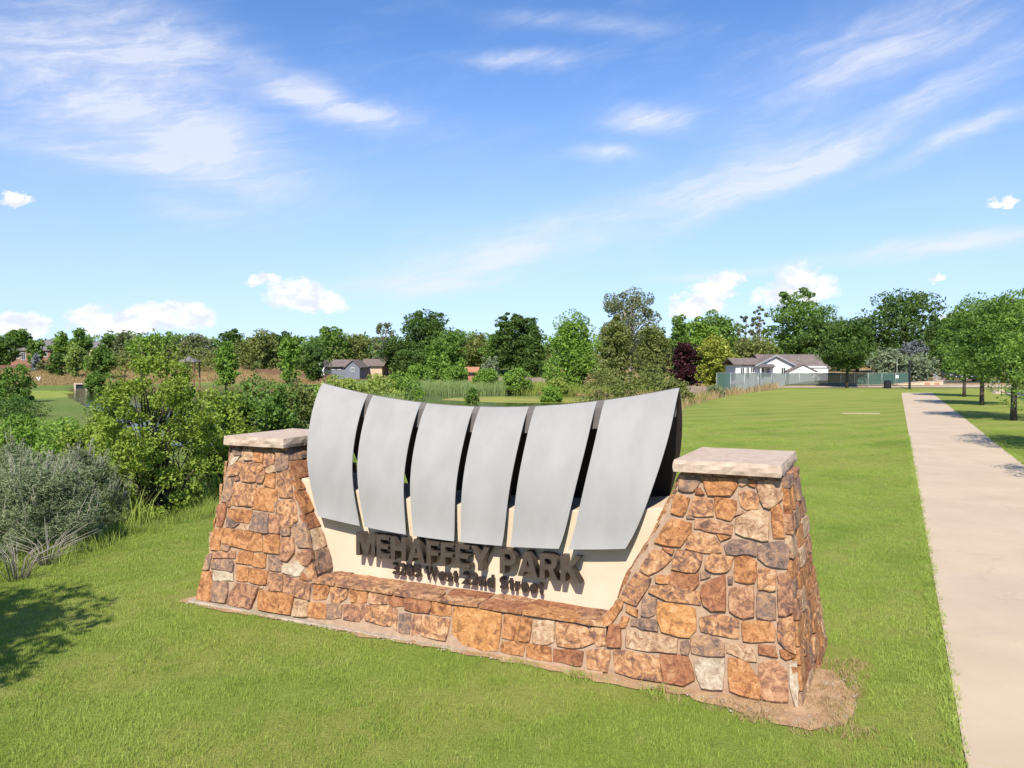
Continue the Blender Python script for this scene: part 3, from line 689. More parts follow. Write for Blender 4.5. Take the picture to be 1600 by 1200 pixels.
# top row in the shade of the caps
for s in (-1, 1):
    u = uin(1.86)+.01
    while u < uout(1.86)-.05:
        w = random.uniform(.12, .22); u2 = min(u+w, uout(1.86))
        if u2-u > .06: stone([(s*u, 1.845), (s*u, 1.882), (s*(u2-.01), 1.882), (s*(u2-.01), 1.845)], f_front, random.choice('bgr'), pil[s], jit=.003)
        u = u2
# side faces in courses of uneven height
def side_rows(fn, v0f, v1f, z0, z1, par, hmin=.14, hmax=.30, deep=.04):
    z = z0
    while z < z1-.05:
        h = min(random.uniform(hmin, hmax), z1-z); h = z1-z if z1-z-h < .08 else h
        a, b = v0f(z+h/2), v1f(z+h/2); n = max(1, round((b-a)/random.uniform(.22, .38))); cuts = [a]+sorted(a+(b-a)*(i+random.uniform(-.18, .18))/n for i in range(1, n))+[b]
        for i in range(n):
            g0, g1 = cuts[i]+.008, cuts[i+1]-.008; q = .012
            poly = [(g0+random.uniform(0, q), z+.008), (g0+random.uniform(-q, q)*.5, z+h-.008), (g1-random.uniform(0, q), z+h-.008-random.uniform(0, .02)), (g1-random.uniform(-q, q)*.5, z+.008+random.uniform(0, .02))]
            stone(poly, fn, random.choice('obmmgrcob'), par, depth=deep, jit=.008)
        z += h
for s in (-1, 1):
    fo = lambda v, z, d, s=s: (s*(uout(max(z, 0), v)+d), v, z)
    side_rows(fo, lambda z: vf(z)-.005, lambda z: vb(z), -.08, 1.87, pil[s], deep=.042 if s > 0 else .018)
    fi = lambda v, z, d, s=s: (s*(uin(z)+.026-d), v, z)
    side_rows(fi, lambda z: vf(z)+.0, lambda z: .497, .43, 1.50, pil[s], deep=.022); side_rows(fi, lambda z: vf(z)+.0, lambda z: vb(z), 1.50, 1.87, pil[s], deep=.022)
# back faces: no stone is seen, built as one rough piece per side
def back_piece(u0, u1, z0, z1, fnv, par):
    vv, ff = [], []
    z = z0
    while z < z1-.05:
        h = .2; u = u0(z)
        while u < u1(z)-.08:
            w = min(random.uniform(.25, .4), u1(z)-u); k = len(vv); zz = min(z+h, z1)-.015
            for (a, b_, d_) in ((u, z, 0), (u+w-.015, z, 0), (u+w-.015, zz, 0), (u, zz, 0), (u+.01, z+.01, .03), (u+w-.025, z+.01, .03), (u+w-.025, zz-.01, .035), (u+.01, zz-.01, .03)): vv.append((a, fnv(b_)+d_, b_))
            ff += [(k+4, k+7, k+6, k+5)]+[(k+i, k+4+i, k+4+(i+1) % 4, k+(i+1) % 4) for i in range(4)]; u += w
        z += h
    return tag(mesh('rear_stonework', vv, ff, MS['b'], par), kind='stuff')
back_piece(lambda z: uin(z), lambda z: uout(z, 1.5), 0, 1.85, vb, pil[1]); back_piece(lambda z: -uout(z, 1.5), lambda z: -uin(z), 0, 1.85, vb, pil[-1])
# ledge: flagstones laid on top of the low wall
def f_ledge(u, v, d): return (u, v, .398+.008*(v-.083)/.416+d)
u = -1.78; row = 0
while u < 1.70:
    w = random.uniform(.28, .62); u2 = min(u+w, 1.76); u2 = 1.76 if 1.76-u2 < .15 else u2; mid = random.uniform(.24, .34); sh = random.uniform(-.14, .14)
    k1, k2 = random.choice('orbmrb'), random.choice('bromrb'); q = lambda: random.uniform(-.03, .03)
    stone([(u+.006, .070), (u2-.006+q(), .072), (u2-.006+q(), mid-.006), (u+.006+q(), mid+q()*.5)], f_ledge, k1, low, .018, jit=.007)
    a, b = max(u+sh, -1.76), min(u2+sh, 1.74)
    if b-a > .1: stone([(a+.006+q(), mid+.012), (b-.006+q(), mid+.01), (b-.006, .488), (a+.006, .488)], f_ledge, k2, low, .009, jit=.007)
    u = u2
# footing
box_l = [(-3.60, 3.62)]
nseg = 40; vv = []
for i in range(nseg+1):
    u = -3.62+7.28*i/nseg; jt = noise.noise(Vector((u*3, 0, 0)))*.03
    zt = -.036-.035*(i/nseg)+noise.noise(Vector((u*7, 2, 0)))*.012
    vv += [(u, -.085+jt, -.3), (u, -.065+jt, zt-.02), (u, -.05+jt*.5, zt), (u, .2, zt+.001)]
ff = []
for i in range(nseg):
    for j in range(3): k = 4*i+j; ff.append((k, k+4, k+5, k+1))
mesh('footing', vv, ff, M_footing, sign)
# caps
def cap(s):
    u0, u1 = sorted((s*(3.365-.98), s*3.365)); v0, v1, z0, z1 = .289, 1.569, 1.887, 2.0
    me = bpy.data.meshes.new('capstone'); bm = bmesh.new(); nx, ny, nz = 22, 28, 3
    def P_(i, j, k):
        x = u0+(u1-u0)*i/nx; y = v0+(v1-v0)*j/ny; z = z0+(z1-z0)*k/nz
        if k < nz:
            q = noise.noise(Vector((x*9, y*9, z*22)))*.016+noise.noise(Vector((x*30, y*30, z*60)))*.006-.006*(k == 0)
            if i in (0, nx): x += q*(1 if i else -1)
            if j in (0, ny): y += q*(1 if j else -1)
        else:
            e = .007
            if i in (0, nx): x += e*(-1 if i else 1)
            if j in (0, ny): y += e*(-1 if j else 1)
            z += noise.noise(Vector((x*2.5, y*2.5, 3)))*.004
        return bm.verts.new((x, y, z))
    g_ = {}
    for i in range(nx+1):
        for j in range(ny+1):
            for k in range(nz+1):
                if i in (0, nx) or j in (0, ny) or k in (0, nz): g_[i, j, k] = P_(i, j, k)
    for i in range(nx):
        for j in range(ny): bm.faces.new((g_[i, j, nz], g_[i+1, j, nz], g_[i+1, j+1, nz], g_[i, j+1, nz])); bm.faces.new((g_[i, j, 0], g_[i, j+1, 0], g_[i+1, j+1, 0], g_[i+1, j, 0]))
    for k in range(nz):
        for i in range(nx): bm.faces.new((g_[i, 0, k], g_[i+1, 0, k], g_[i+1, 0, k+1], g_[i, 0, k+1])); bm.faces.new((g_[i, ny, k], g_[i, ny, k+1], g_[i+1, ny, k+1], g_[i+1, ny, k]))
        for j in range(ny): bm.faces.new((g_[0, j, k], g_[0, j, k+1], g_[0, j+1, k+1], g_[0, j+1, k])); bm.faces.new((g_[nx, j, k], g_[nx, j+1, k], g_[nx, j+1, k+1], g_[nx, j, k+1]))
    bm.to_mesh(me); bm.free(); return link('capstone', me, M_cap, sign)
cap(1); cap(-1)
# stucco wall with sagging top
nu = 48; vv = []; ff = []
def ztop(u): return 1.343+.03*u*u
for i in range(nu+1):
    u = -2.34+4.68*i/nu; zt = ztop(u)
    for (v, z) in ((.50, .2), (.50, zt-.008), (.508, zt), (1.332, zt), (1.34, zt-.008), (1.34, .2)): vv.append((u, v, z))
for i in range(nu):
    for j in range(5): k = 6*i+j; ff.append((k, k+6, k+7, k+1))
ff += [(0, 1, 2, 3, 4, 5), tuple(6*nu+j for j in (5, 4, 3, 2, 1, 0))]
ff = [q for q in ff]
mesh('stucco_wall', vv, ff, M_stucco, sign)
# curved metal panels, six in front, six behind
PV = [.92, .76, .64, .54, .46, .43, .40, .365, .335]; PZ = [2.665, 2.45, 2.2, 1.98, 1.80, 1.60, 1.444, 1.254, 1.09]; PW = [0, .026, .09, .19, .31, .45, .58, .79, 1.]
TU = [-2.296, -1.59, -1.513, -.815, -.735, -.095, -.015, .600, .680, 1.402, 1.489, 2.290]
BU = [-1.897, -1.291, -1.219, -.657, -.555, -.036, .044, .548, .646, 1.198, 1.303, 1.903]
ss_ = np.array([0]+list(np.cumsum([math.hypot(PV[i+1]-PV[i], PZ[i+1]-PZ[i]) for i in range(8)]))); ss_ = ss_/ss_[-1]
fine = np.linspace(0, 1, 33)
def smooth_interp(x, xs, ys):
    c = np.polyfit(xs, ys, 5); return np.polyval(c, x)
sv, sz, sw = smooth_interp(fine, ss_, PV), smooth_interp(fine, ss_, PZ), np.clip(smooth_interp(fine, ss_, PW), 0, 1)
def surf(s_i, ut, ub, back, off=0.):
    w = sw[s_i]; u = ut*(1-w)+ub*w; z = sz[s_i]; v = sv[s_i]
    frac = fine[s_i]; sag = .25*(1-frac)+.115*frac; z = z-sag*(1-(ut/2.29)**2)
    # normal in profile plane
    a = max(s_i-1, 0); b = min(s_i+1, 32); dv, dz = sv[b]-sv[a], sz[b]-sz[a]; L = math.hypot(dv, dz); nv, nz_ = dz/L, -dv/L   # outward (towards the front)
    v += nv*off; z += nz_*off
    return (u, (1.84-v) if back else v, z)
def panel(i, back):
    nu = 8; vv = []; ff = []
    for lay in (0., -.009):
        for s_ in range(33):
            for a in range(nu+1):
                f_ = a/nu; vv.append(surf(s_, TU[2*i]*(1-f_)+TU[2*i+1]*f_, BU[2*i]*(1-f_)+BU[2*i+1]*f_, back, lay))
    M_ = 33*(nu+1); id_ = lambda l, s_, a: l*M_+s_*(nu+1)+a
    for s_ in range(32):
        for a in range(nu):
            ff.append((id_(0, s_, a), id_(0, s_+1, a), id_(0, s_+1, a+1), id_(0, s_, a+1))); ff.append((id_(1, s_, a), id_(1, s_, a+1), id_(1, s_+1, a+1), id_(1, s_+1, a)))
        ff.append((id_(0, s_, 0), id_(1, s_, 0), id_(1, s_+1, 0), id_(0, s_+1, 0))); ff.append((id_(0, s_, nu), id_(0, s_+1, nu), id_(1, s_+1, nu), id_(1, s_, nu)))
    for a in range(nu):
        ff.append((id_(0, 0, a), id_(0, 0, a+1), id_(1, 0, a+1), id_(1, 0, a))); ff.append((id_(0, 32, a), id_(1, 32, a), id_(1, 32, a+1), id_(0, 32, a+1)))
    if back: ff = [q[::-1] for q in ff]
    me = bpy.data.meshes.new('metal_panel'); me.from_pydata(vv, [], ff); me.update()
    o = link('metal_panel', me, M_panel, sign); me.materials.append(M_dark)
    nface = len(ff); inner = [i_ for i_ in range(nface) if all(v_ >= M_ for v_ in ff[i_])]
    for i_ in inner: me.polygons[i_].material_index = 1  # inner side gets the colour darkened for shade
    me.polygons.foreach_set('use_smooth', [True]*nface); me.set_sharp_from_angle(angle=R(35))
    return o
for i in range(6): panel(i, False)
for i in range(6): panel(i, True)
# grey steel web under the ridge, seen through the gaps
vv = []; ff = []; nU = 60
rows_ = [(0, .0), (4, .0), (8, .0), (10, .0)]
for k in range(nU+1):
    ut = -2.27+4.54*k/nU
    top = surf(0, ut, ut*.83, False); vv.append((top[0], top[1]+.012, top[2]+.006))
    vv.append((top[0], top[1]-.05, top[2]-.07)); vv.append((top[0], top[1]-.075, top[2]-.29)); vv.append((top[0], top[1]-.060, top[2]-.29)); vv.append((top[0], top[1]+.022, top[2]-.01))
for k in range(nU):
    for j in range(4): a = 5*k+j; ff.append((a+1, a+6, a+5, a))
o = mesh('ridge_web', vv, ff, M_ridge, sign, False)
for u_ in (-1.2, -.41, .32, 1.05):
    z0 = ztop(u_); z1 = surf(0, u_, u_, False)[2]-.28
    box('support_post', u_-.035, u_+.035, .885, .955, z0, z1, M_dark, sign)
    tubes('stand_off_bracket', [([(u_, .50, z0-.30), (u_, .385, z0-.30)], [.014, .014])], M_dark, sign)
# letters
def letter(name, splines, x0, z0, w, h, depth, vfront, bevel=0.0015, parent=sign):
    cu = bpy.data.curves.new(name, 'CURVE'); cu.dimensions = '2D'; cu.fill_mode = 'BOTH'; cu.extrude = depth/2
    for pts in splines:
        sp = cu.splines.new('POLY'); sp.points.add(len(pts)-1); sp.use_cyclic_u = True
        for q, (x, y) in zip(sp.points, pts): q.co = (x*w, y*h, 0, 1)
    return curve_to_letter(name, cu, x0, z0, depth, vfront, parent)
def curve_to_letter(name, cu, x0, z0, depth, vfront, parent):
    tmp = bpy.data.objects.new('tmp', cu); COL.objects.link(tmp); dg = bpy.context.evaluated_depsgraph_get(); dg.update()
    me = bpy.data.meshes.new_from_object(tmp.evaluated_get(dg)); bpy.data.objects.remove(tmp); bpy.data.curves.remove(cu)
    me.name = name; me.materials.clear()
    me.transform(Matrix.Translation((x0, vfront+depth/2, z0)) @ Matrix.Rotation(R(90), 4, 'X'))
    return link(name, me, M_letter, parent)
def arc(cx, cy, rx, ry, a0, a1, n=10): return [(cx+rx*math.cos(R(a0+(a1-a0)*i/n)), cy+ry*math.sin(R(a0+(a1-a0)*i/n))) for i in range(n+1)]
t_ = .20   # stroke in em of letter height
GL = {
 'M': (1.02, [[(0, 0), (0, 1), (.30, 1), (.51, .42), (.72, 1), (1.02, 1), (1.02, 0), (.82, 0), (.82, .68), (.59, 0), (.43, 0), (.20, .68), (.20, 0)]]),
 'E': (.66, [[(0, 0), (0, 1), (.66, 1), (.66, .82), (.22, .82), (.22, .60), (.60, .60), (.60, .42), (.22, .42), (.22, .18), (.66, .18), (.66, 0)]]),
 'H': (.78, [[(0, 0), (0, 1), (.22, 1), (.22, .61), (.56, .61), (.56, 1), (.78, 1), (.78, 0), (.56, 0), (.56, .41), (.22, .41), (.22, 0)]]),
 'A': (.88, [[(0, 0), (.33, 1), (.55, 1), (.88, 0), (.65, 0), (.585, .20), (.295, .20), (.23, 0)], [(.355, .38), (.525, .38), (.44, .68)]]),
 'F': (.62, [[(0, 0), (0, 1), (.62, 1), (.62, .82), (.22, .82), (.22, .58), (.57, .58), (.57, .40), (.22, .40), (.22, 0)]]),
 'Y': (.86, [[(.32, 0), (.32, .42), (0, 1), (.25, 1), (.43, .63), (.61, 1), (.86, 1), (.54, .42), (.54, 0)]]),
 'P': (.72, [[(0, 0), (0, 1), (.42, 1)]+arc(.42, .68, .30, .32, 80, -80)+[(.42, .36), (.22, .36), (.22, 0)], [(.22, .54), (.22, .82), (.40, .82)]+arc(.40, .68, .10, .14, 80, -80)+[(.40, .54)]]),
 'R': (.80, [[(0, 0), (0, 1), (.44, 1)]+arc(.44, .70, .30, .30, 80, -60)+[(.57, .40), (.80, 0), (.55, 0), (.36, .38), (.22, .38), (.22, 0)], [(.22, .56), (.22, .82), (.41, .82)]+arc(.41, .69, .10, .13, 80, -80)+[(.41, .56)]]),
 'K': (.84, [[(0, 0), (0, 1), (.22, 1), (.22, .60), (.54, 1), (.82, 1), (.45, .57), (.84, 0), (.57, 0), (.31, .42), (.22, .32), (.22, 0)]])}
txt = 'MEHAFFEY PARK'; hh = .262; gap = .085
tw = sum((GL[c_][0] if c_ != ' ' else .30)+gap for c_ in txt)-gap
sx = (1.43+1.352)/(tw*hh); x = -1.352
for c_ in txt:
    if c_ != ' ':
        w_, sp = GL[c_]; o = letter('letter', sp, x, .684, hh*sx, hh, .125, .345); o['label'] = 'letter %s of the large top line' % c_
    else: w_ = .30
    x += (w_+gap)*hh*sx
# second line: bold sans characters drawn as thick strokes (height 1 = capital height)
def stroke(pts, w, y, d, closed=False):
    """a flat bar of width w along pts (x, z), front at y, depth d"""
    n = len(pts); V_, F_ = [], []
    for i in range(n):
        a = pts[i-1] if (i or closed) else pts[i]; b = pts[(i+1) % n] if (i < n-1 or closed) else pts[i]; p = pts[i]
        d1 = (p[0]-a[0], p[1]-a[1]); d2 = (b[0]-p[0], b[1]-p[1])
        if d1 == (0, 0): d1 = d2
        if d2 == (0, 0): d2 = d1
        l1 = math.hypot(*d1) or 1; l2 = math.hypot(*d2) or 1; n1 = (-d1[1]/l1, d1[0]/l1); n2 = (-d2[1]/l2, d2[0]/l2)
        m = (n1[0]+n2[0], n1[1]+n2[1]); q = max(.35, 1+n1[0]*n2[0]+n1[1]*n2[1]); m = (m[0]/q, m[1]/q)
        for yy in (y, y+d):
            for s_ in (1, -1): V_.append((p[0]+m[0]*w/2*s_, yy, p[1]+m[1]*w/2*s_))
    for i in range(n if closed else n-1):
        a, b = 4*i, 4*((i+1) % n); F_ += [(a, a+1, b+1, b), (a+2, b+2, b+3, a+3), (a, b, b+2, a+2), (a+1, a+3, b+3, b+1)]
    if not closed: e = 4*(n-1); F_ += [(0, 2, 3, 1), (e, e+1, e+3, e+2)]
    return V_, F_
S_ = .215
G2 = {
 '3': (.62, [arc(.30, .70, .20, .205, 150, -80, 12)+arc(.30, .30, .215, .205, 80, -150, 12)]),
 '2': (.62, [arc(.31, .66, .205, .245, 165, -35, 12)+[(.10, .095), (.55, .095)]]),
 '8': (.64, [('c', arc(.32, .295, .205, .20, 0, 350, 18)), ('c', arc(.32, .715, .17, .19, 0, 350, 18))]),
 '5': (.62, [[(.53, .905), (.17, .905), (.13, .50)]+arc(.30, .33, .215, .235, 125, -150, 14)]),
 'W': (1.12, [[(.08, 1.0), (.30, .06), (.56, .92), (.82, .06), (1.04, 1.0)]]),
 'e': (.62, [arc(.31, .37, .205, .275, -6, 318, 18), [(.15, .37), (.46, .37)]]),
 's': (.56, [[(.46, .53)]+arc(.28, .505, .165, .145, 40, 200, 8)+[(.28, .37)]+arc(.28, .235, .17, .145, 60, -155, 10)]),
 't': (.42, [[(.20, .92), (.20, .20), (.26, .10), (.38, .095)], [(.02, .66), (.38, .66)]]),
 'n': (.62, [[(.12, 0), (.12, .74)], [(.13, .42)]+arc(.31, .43, .18, .22, 150, 0, 10)+[(.49, 0)]]),
 'd': (.64, [('c', arc(.29, .37, .19, .275, 0, 350, 18)), [(.52, 0), (.52, 1.0)]]),
 'S': (.72, [[(.60, .70)]+arc(.355, .70, .235, .205, 30, 210, 12)+[(.36, .49)]+arc(.355, .30, .245, .205, 50, -165, 12)]),
 'r': (.44, [[(.12, 0), (.12, .74)], [(.13, .40)]+arc(.36, .36, .20, .29, 150, 78, 6)])}
line = '3285 West 22nd Street'; CH = .139; gp = .10
tw = sum((G2[c_][0] if c_ != ' ' else .26)+gp for c_ in line)-gp; kx = (.985+.915)/(tw*CH); x = -.915
for c_ in line:
    if c_ == ' ': x += (.26+gp)*CH*kx; continue
    w_, parts = G2[c_]; VV, FF = [], []
    for k, st_ in enumerate(parts):
        cl_ = st_[0] == 'c'; pts = st_[1] if cl_ else st_
        v_, f_ = stroke([(a*CH*kx, b*CH) for a, b in pts], S_*CH, .432-.0012*k, .026, cl_); o_ = len(VV); VV += v_; FF += [tuple(q+o_ for q in f) for f in f_]
    nm = 'digit' if c_.isdigit() else 'letter'
    o = mesh(nm, [(x+a, b, .490+c) for a, b, c in VV], FF, M_letter2, sign); o['label'] = nm+' '+c_+' of the small address line'
    x += (w_+gp)*CH*kx

# bare dirt round the sign
def dirt_patch(name, outline, dz):
    pts = [W(u, v) for u, v in outline]; vv = []
    n = len(pts)
    for i in range(n):
        a, b = pts[i], pts[(i+1) % n]; m_ = max(1, int(math.dist(a[:2], b[:2])/.10))
        for k in range(m_):
            x = a[0]+(b[0]-a[0])*k/m_; y = a[1]+(b[1]-a[1])*k/m_; q = noise.noise(Vector((x*4, y*4, 1)))*.08+noise.noise(Vector((x*13, y*13, 4)))*.07; vv.append((x+q, y+q*.7, H1(x, y)+dz))
    return tag(mesh(name, vv, [tuple(range(len(vv)))], M_dirt), kind='structure')
dirt = dirt_patch('bare_dirt', [(-3.72, .35), (-3.74, -.06), (-2.9, -.13), (-1.8, -.08), (-.9, -.12), (0, -.09), (.9, -.09), (1.7, -.15), (2.6, -.15), (3.2, -.30), (3.7, -.34), (3.95, -.15), (4.0, .25), (3.92, .6), (3.75, 1.0), (3.4, 1.2), (3.0, .3), (-3.0, .3)], .012)

# grit and pebbles on the bare dirt
bm = bmesh.new()
for k in range(520):
    if k < 330: u, v = random.uniform(3.0, 4.0), random.uniform(-.30, 1.0)
    else: u, v = random.uniform(-3.6, 3.0), random.uniform(-.13, -.07)
    if k < 330 and u < 3.62 and v > -.05: continue
    x, y, _ = W(u, v); r_ = random.uniform(.004, .014)
    m4 = Matrix.Translation((x, y, H1(x, y)+.014+r_*.3)) @ Matrix.Rotation(random.uniform(0, 3), 4, 'Z') @ Matrix.Diagonal((r_*random.uniform(.8, 1.6), r_, r_*.6, 1))
    bmesh.ops.create_icosphere(bm, subdivisions=1, radius=1, matrix=m4)
me = bpy.data.meshes.new('pebbles'); bm.to_mesh(me); bm.free(); tag(link('pebbles', me, M_footing), kind='stuff')
# ------------------------------------------------------------------ GRASS BLADES
def clump(name, n, rad, h0, h1, wd, mat, lean=.5, seg=2, loc=(0, 0, 0)):
    a = rng.uniform(0, 2*np.pi, n); r = rad*np.sqrt(rng.uniform(0, 1, n)); bx, by = r*np.cos(a), r*np.sin(a)
    h = rng.uniform(h0, h1, n); d = rng.uniform(0, 2*np.pi, n); ln = rng.uniform(.1, lean, n)*h; dx, dy = np.cos(d)*ln, np.sin(d)*ln
    o = rng.uniform(0, 2*np.pi, n); wx, wy = np.cos(o)*wd/2, np.sin(o)*wd/2
    z0 = np.zeros(n)
    b0 = np.stack([bx-wx, by-wy, z0-.01], -1); b1 = np.stack([bx+wx, by+wy, z0-.01], -1)
    m0 = np.stack([bx-wx*.8+dx*.35, by-wy*.8+dy*.35, h*.6], -1); m1 = np.stack([bx+wx*.8+dx*.35, by+wy*.8+dy*.35, h*.6], -1)
    t0 = np.stack([bx-wx*.15+dx, by-wy*.15+dy, h], -1); t1 = np.stack([bx+wx*.15+dx, by+wy*.15+dy, h], -1)
    Q = np.concatenate([np.stack([b0, b1, m1, m0], 1), np.stack([m0, m1, t1, t0], 1)]); ti = rng.uniform(0, 1, n)
    ob = quads_mesh(name, Q, np.concatenate([ti, ti]), mat); ob.location = loc; return ob
def scatter(name, base, inst, density, seed, smin, smax, label_kind='stuff'):
    ng = bpy.data.node_groups.new(name, 'GeometryNodeTree')
    ng.interface.new_socket('Geometry', in_out='INPUT', socket_type='NodeSocketGeometry'); ng.interface.new_socket('Geometry', in_out='OUTPUT', socket_type='NodeSocketGeometry')
    N = ng.nodes; gi = N.new('NodeGroupInput'); go = N.new('NodeGroupOutput')
    dp = N.new('GeometryNodeDistributePointsOnFaces'); dp.inputs['Density'].default_value = density; dp.inputs['Seed'].default_value = seed
    at = N.new('GeometryNodeInputNamedAttribute'); at.data_type = 'FLOAT'; at.inputs['Name'].default_value = 'dens'
    mu = N.new('ShaderNodeMath'); mu.operation = 'MULTIPLY'; mu.inputs[1].default_value = density; ng.links.new(at.outputs[0], mu.inputs[0]); ng.links.new(mu.outputs[0], dp.inputs['Density'])
    oi = N.new('GeometryNodeObjectInfo'); oi.inputs['Object'].default_value = inst; oi.inputs['As Instance'].default_value = True
    ip = N.new('GeometryNodeInstanceOnPoints')
    rv = N.new('FunctionNodeRandomValue'); rv.data_type = 'FLOAT_VECTOR'; rv.inputs[0].default_value = (0, 0, 0); rv.inputs[1].default_value = (.12, .12, 6.283)
    rs = N.new('FunctionNodeRandomValue'); rs.data_type = 'FLOAT'; rs.inputs[2].default_value = smin; rs.inputs[3].default_value = smax; rs.inputs['Seed'].default_value = 5
    l = ng.links.new
    l(gi.outputs[0], dp.inputs['Mesh']); l(dp.outputs['Points'], ip.inputs['Points']); l(oi.outputs['Geometry'], ip.inputs['Instance'])
    l(rv.outputs[0], ip.inputs['Rotation']); l(rs.outputs[1], ip.inputs['Scale']); l(ip.outputs[0], go.inputs[0])
    md = base.modifiers.new('scatter', 'NODES'); md.node_group = ng; tag(base, kind=label_kind)
def grid_region(name, x0, x1, y0, y1, s, fn, dz=0.):
    xs_ = np.arange(x0, x1, s); ys_ = np.arange(y0, y1, s); X, Y = np.meshgrid(xs_, ys_, indexing='ij'); cx, cy = X+s/2, Y+s/2
    dn = fn(cx, cy); k = dn > .02; X, Y, dn = X[k], Y[k], dn[k]
    c4 = [(X, Y), (X+s, Y), (X+s, Y+s), (X, Y+s)]; Vq = np.stack([np.stack([a, b, hgt(a, b)+dz], -1) for a, b in c4], 1)
    o = quads_mesh(name, Vq, np.zeros(len(X)), None); a = o.data.attributes.new('dens', 'FLOAT', 'FACE'); a.data.foreach_set('value', dn.astype(np.float32)); 
    return o
def lawn_density(x, y):
    u, v = to_local(x, y); p = .897*x-.4415*y; r = np.hypot(x, y)
    d = np.where(edge_d(x, y) < .25, 1., 0.)
    d *= np.where((p < .40) | ((p > 3.44) & (p < 9.5)), 1., 0.)
    nn = pnoise(x, y, 5., 2)*.07
    foot = (np.abs(u) < 3.85+nn) & (v > -.085+nn*1.2) & (v < 1.85)
    patch = ((u-3.7)/.33)**2+((v-.2)/.72)**2 < 1+nn*7
    patch2 = ((u-3.2)/.75)**2+((v+.18)/.17)**2 < 1+nn*6
    d = np.where(foot | patch | patch2, 0., d)
    fr = np.abs(x) < .70*y+1.5
    d *= np.where(fr, 1., 0.)*np.clip(1.5-r/28., .25, 1.)
    d *= np.where(r < 42, 1., 0.)
    return d
cl = clump('grass_tuft', 80, .15, .022, .050, .0050, M_blade, .8, loc=(-1.0, 6.2, H1(-1.0, 6.2))); tag(cl, kind='stuff')
lg = grid_region('lawn_grass', -24, 34, 4.2, 42, .12, lawn_density); scatter('lawn_grass', lg, cl, 50, 1, .58, 1.0)
cle = clump('edge_grass_tuft', 22, .05, .025, .065, .0050, M_blade, 1.1, loc=(3.1, 6.0, H1(3.1, 6.0))); tag(cle, kind='stuff')
ed = grid_region('path_edge_grass', 0, 30, 3, 32, .07, lambda x, y: (lambda p: np.where(((p > .37) & (p < .492)) | ((p > 3.335) & (p < 3.46)), 1., 0.))(.897*x-.4415*y)); scatter('path_edge_grass', ed, cle, 330, 12, .6, 1.3)
# longer unmown fringe along the top of the bank and the path edge
def fringe_density(x, y):
    e = edge_d(x, y); d = np.exp(-((e-.35)/.35)**2)*(y < 20)
    return np.where((np.abs(x) < .75*y+2), d, 0)
cl2 = clump('long_grass_tuft', 50, .16, .12, .30, .007, LEAF['K'], .9, loc=(-6.6, 11.4, H1(-6.6, 11.4))); tag(cl2, kind='stuff')
fg = grid_region('bank_long_grass', -16, -2, 5, 22, .2, fringe_density); scatter('bank_long_grass', fg, cl2, 22, 3, .6, 1.3)
def wild_density(x, y):
    e = edge_d(x, y); d = sst(e, .4, 1.6)*(np.abs(x) < .75*y+3)*(~inpoly(x, y, POND))*(hgt(x, y) > -1.52)
    return d*np.clip(1.3-y/80, .35, 1)
cl3 = clump('wild_grass_tuft', 60, .35, .25, .62, .016, LEAF['K'], .8, loc=(-9, 20, H1(-9, 20))); tag(cl3, kind='stuff')
wg = grid_region('wild_grass', -75, 22, 6, 92, .8, wild_density); scatter('wild_grass', wg, cl3, 2.6, 4, .6, 1.4)
# dry grass on the far banks
def dry_density(x, y):
    a = (y > 92)*(x > 2)*(x < 32)*(edge_d(x, y) > -3)*(y < 130)
    b = inpoly(x, y, [(-150, 150), (-95, 160), (-70, 176), (-44, 168), (-24, 150), (-20, 175), (-40, 215), (-160, 215)])
    c = (edge_d(x, y) > .5)*(edge_d(x, y) < 4)*(y > 42)*(y < 95)
    return np.where(a | b | c, 1., 0.)*(~inpoly(x, y, POND))
cl4 = clump('dry_grass_tuft', 40, .6, .3, .75, .05, LEAF['T'], .7, loc=(14, 100, H1(14, 100))); tag(cl4, kind='stuff')
cl6 = clump('dead_grass_tuft', 60, .12, .015, .06, .005, LEAF['T'], 1.6, loc=W(3.85, -.05, H1(*W(3.85, -.05)[:2])+.01)); tag(cl6, kind='stuff')
dd = grid_region('dead_grass', 0, 6, 3, 14, .08, lambda x, y: (lambda u, v: np.where((np.abs(u) < 4.1) & (v > -.40) & (v < 1.3) & ((np.abs(u) > 3.6) | (v < -.07) & (u > 2.3)), .35+.65*(u > 2.8), 0.))(*to_local(x, y)), .012); scatter('dead_grass', dd, cl6, 40, 9, .6, 1.3)
dgm = grid_region('dry_grass', -160, 40, 40, 215, 1.5, dry_density); scatter('dry_grass', dgm, cl4, .55, 6, .7, 1.4)
# reeds along the pond
def reed_density(x, y):
    a = inpoly(x, y, [(-26, 117), (-2, 114), (2, 121), (-24, 128)]); b = inpoly(x, y, [(-80, 150), (-70, 160), (-60, 150), (-75, 130)])
    c = inpoly(x, y, [(-22, 62), (-10, 50), (-6, 56), (-12, 74)])
    return np.where(a, 1., 0)+np.where(b | c, .6, 0)
cl5 = clump('reed_tuft', 44, .6, .9, 2.1, .05, LEAF['R'], .25, loc=(-12, 118, -1.5)); tag(cl5, kind='stuff')
rd = grid_region('pond_reeds', -50, 4, 48, 128, 1., reed_density); scatter('pond_reeds', rd, cl5, 2.4, 8, .7, 1.15)

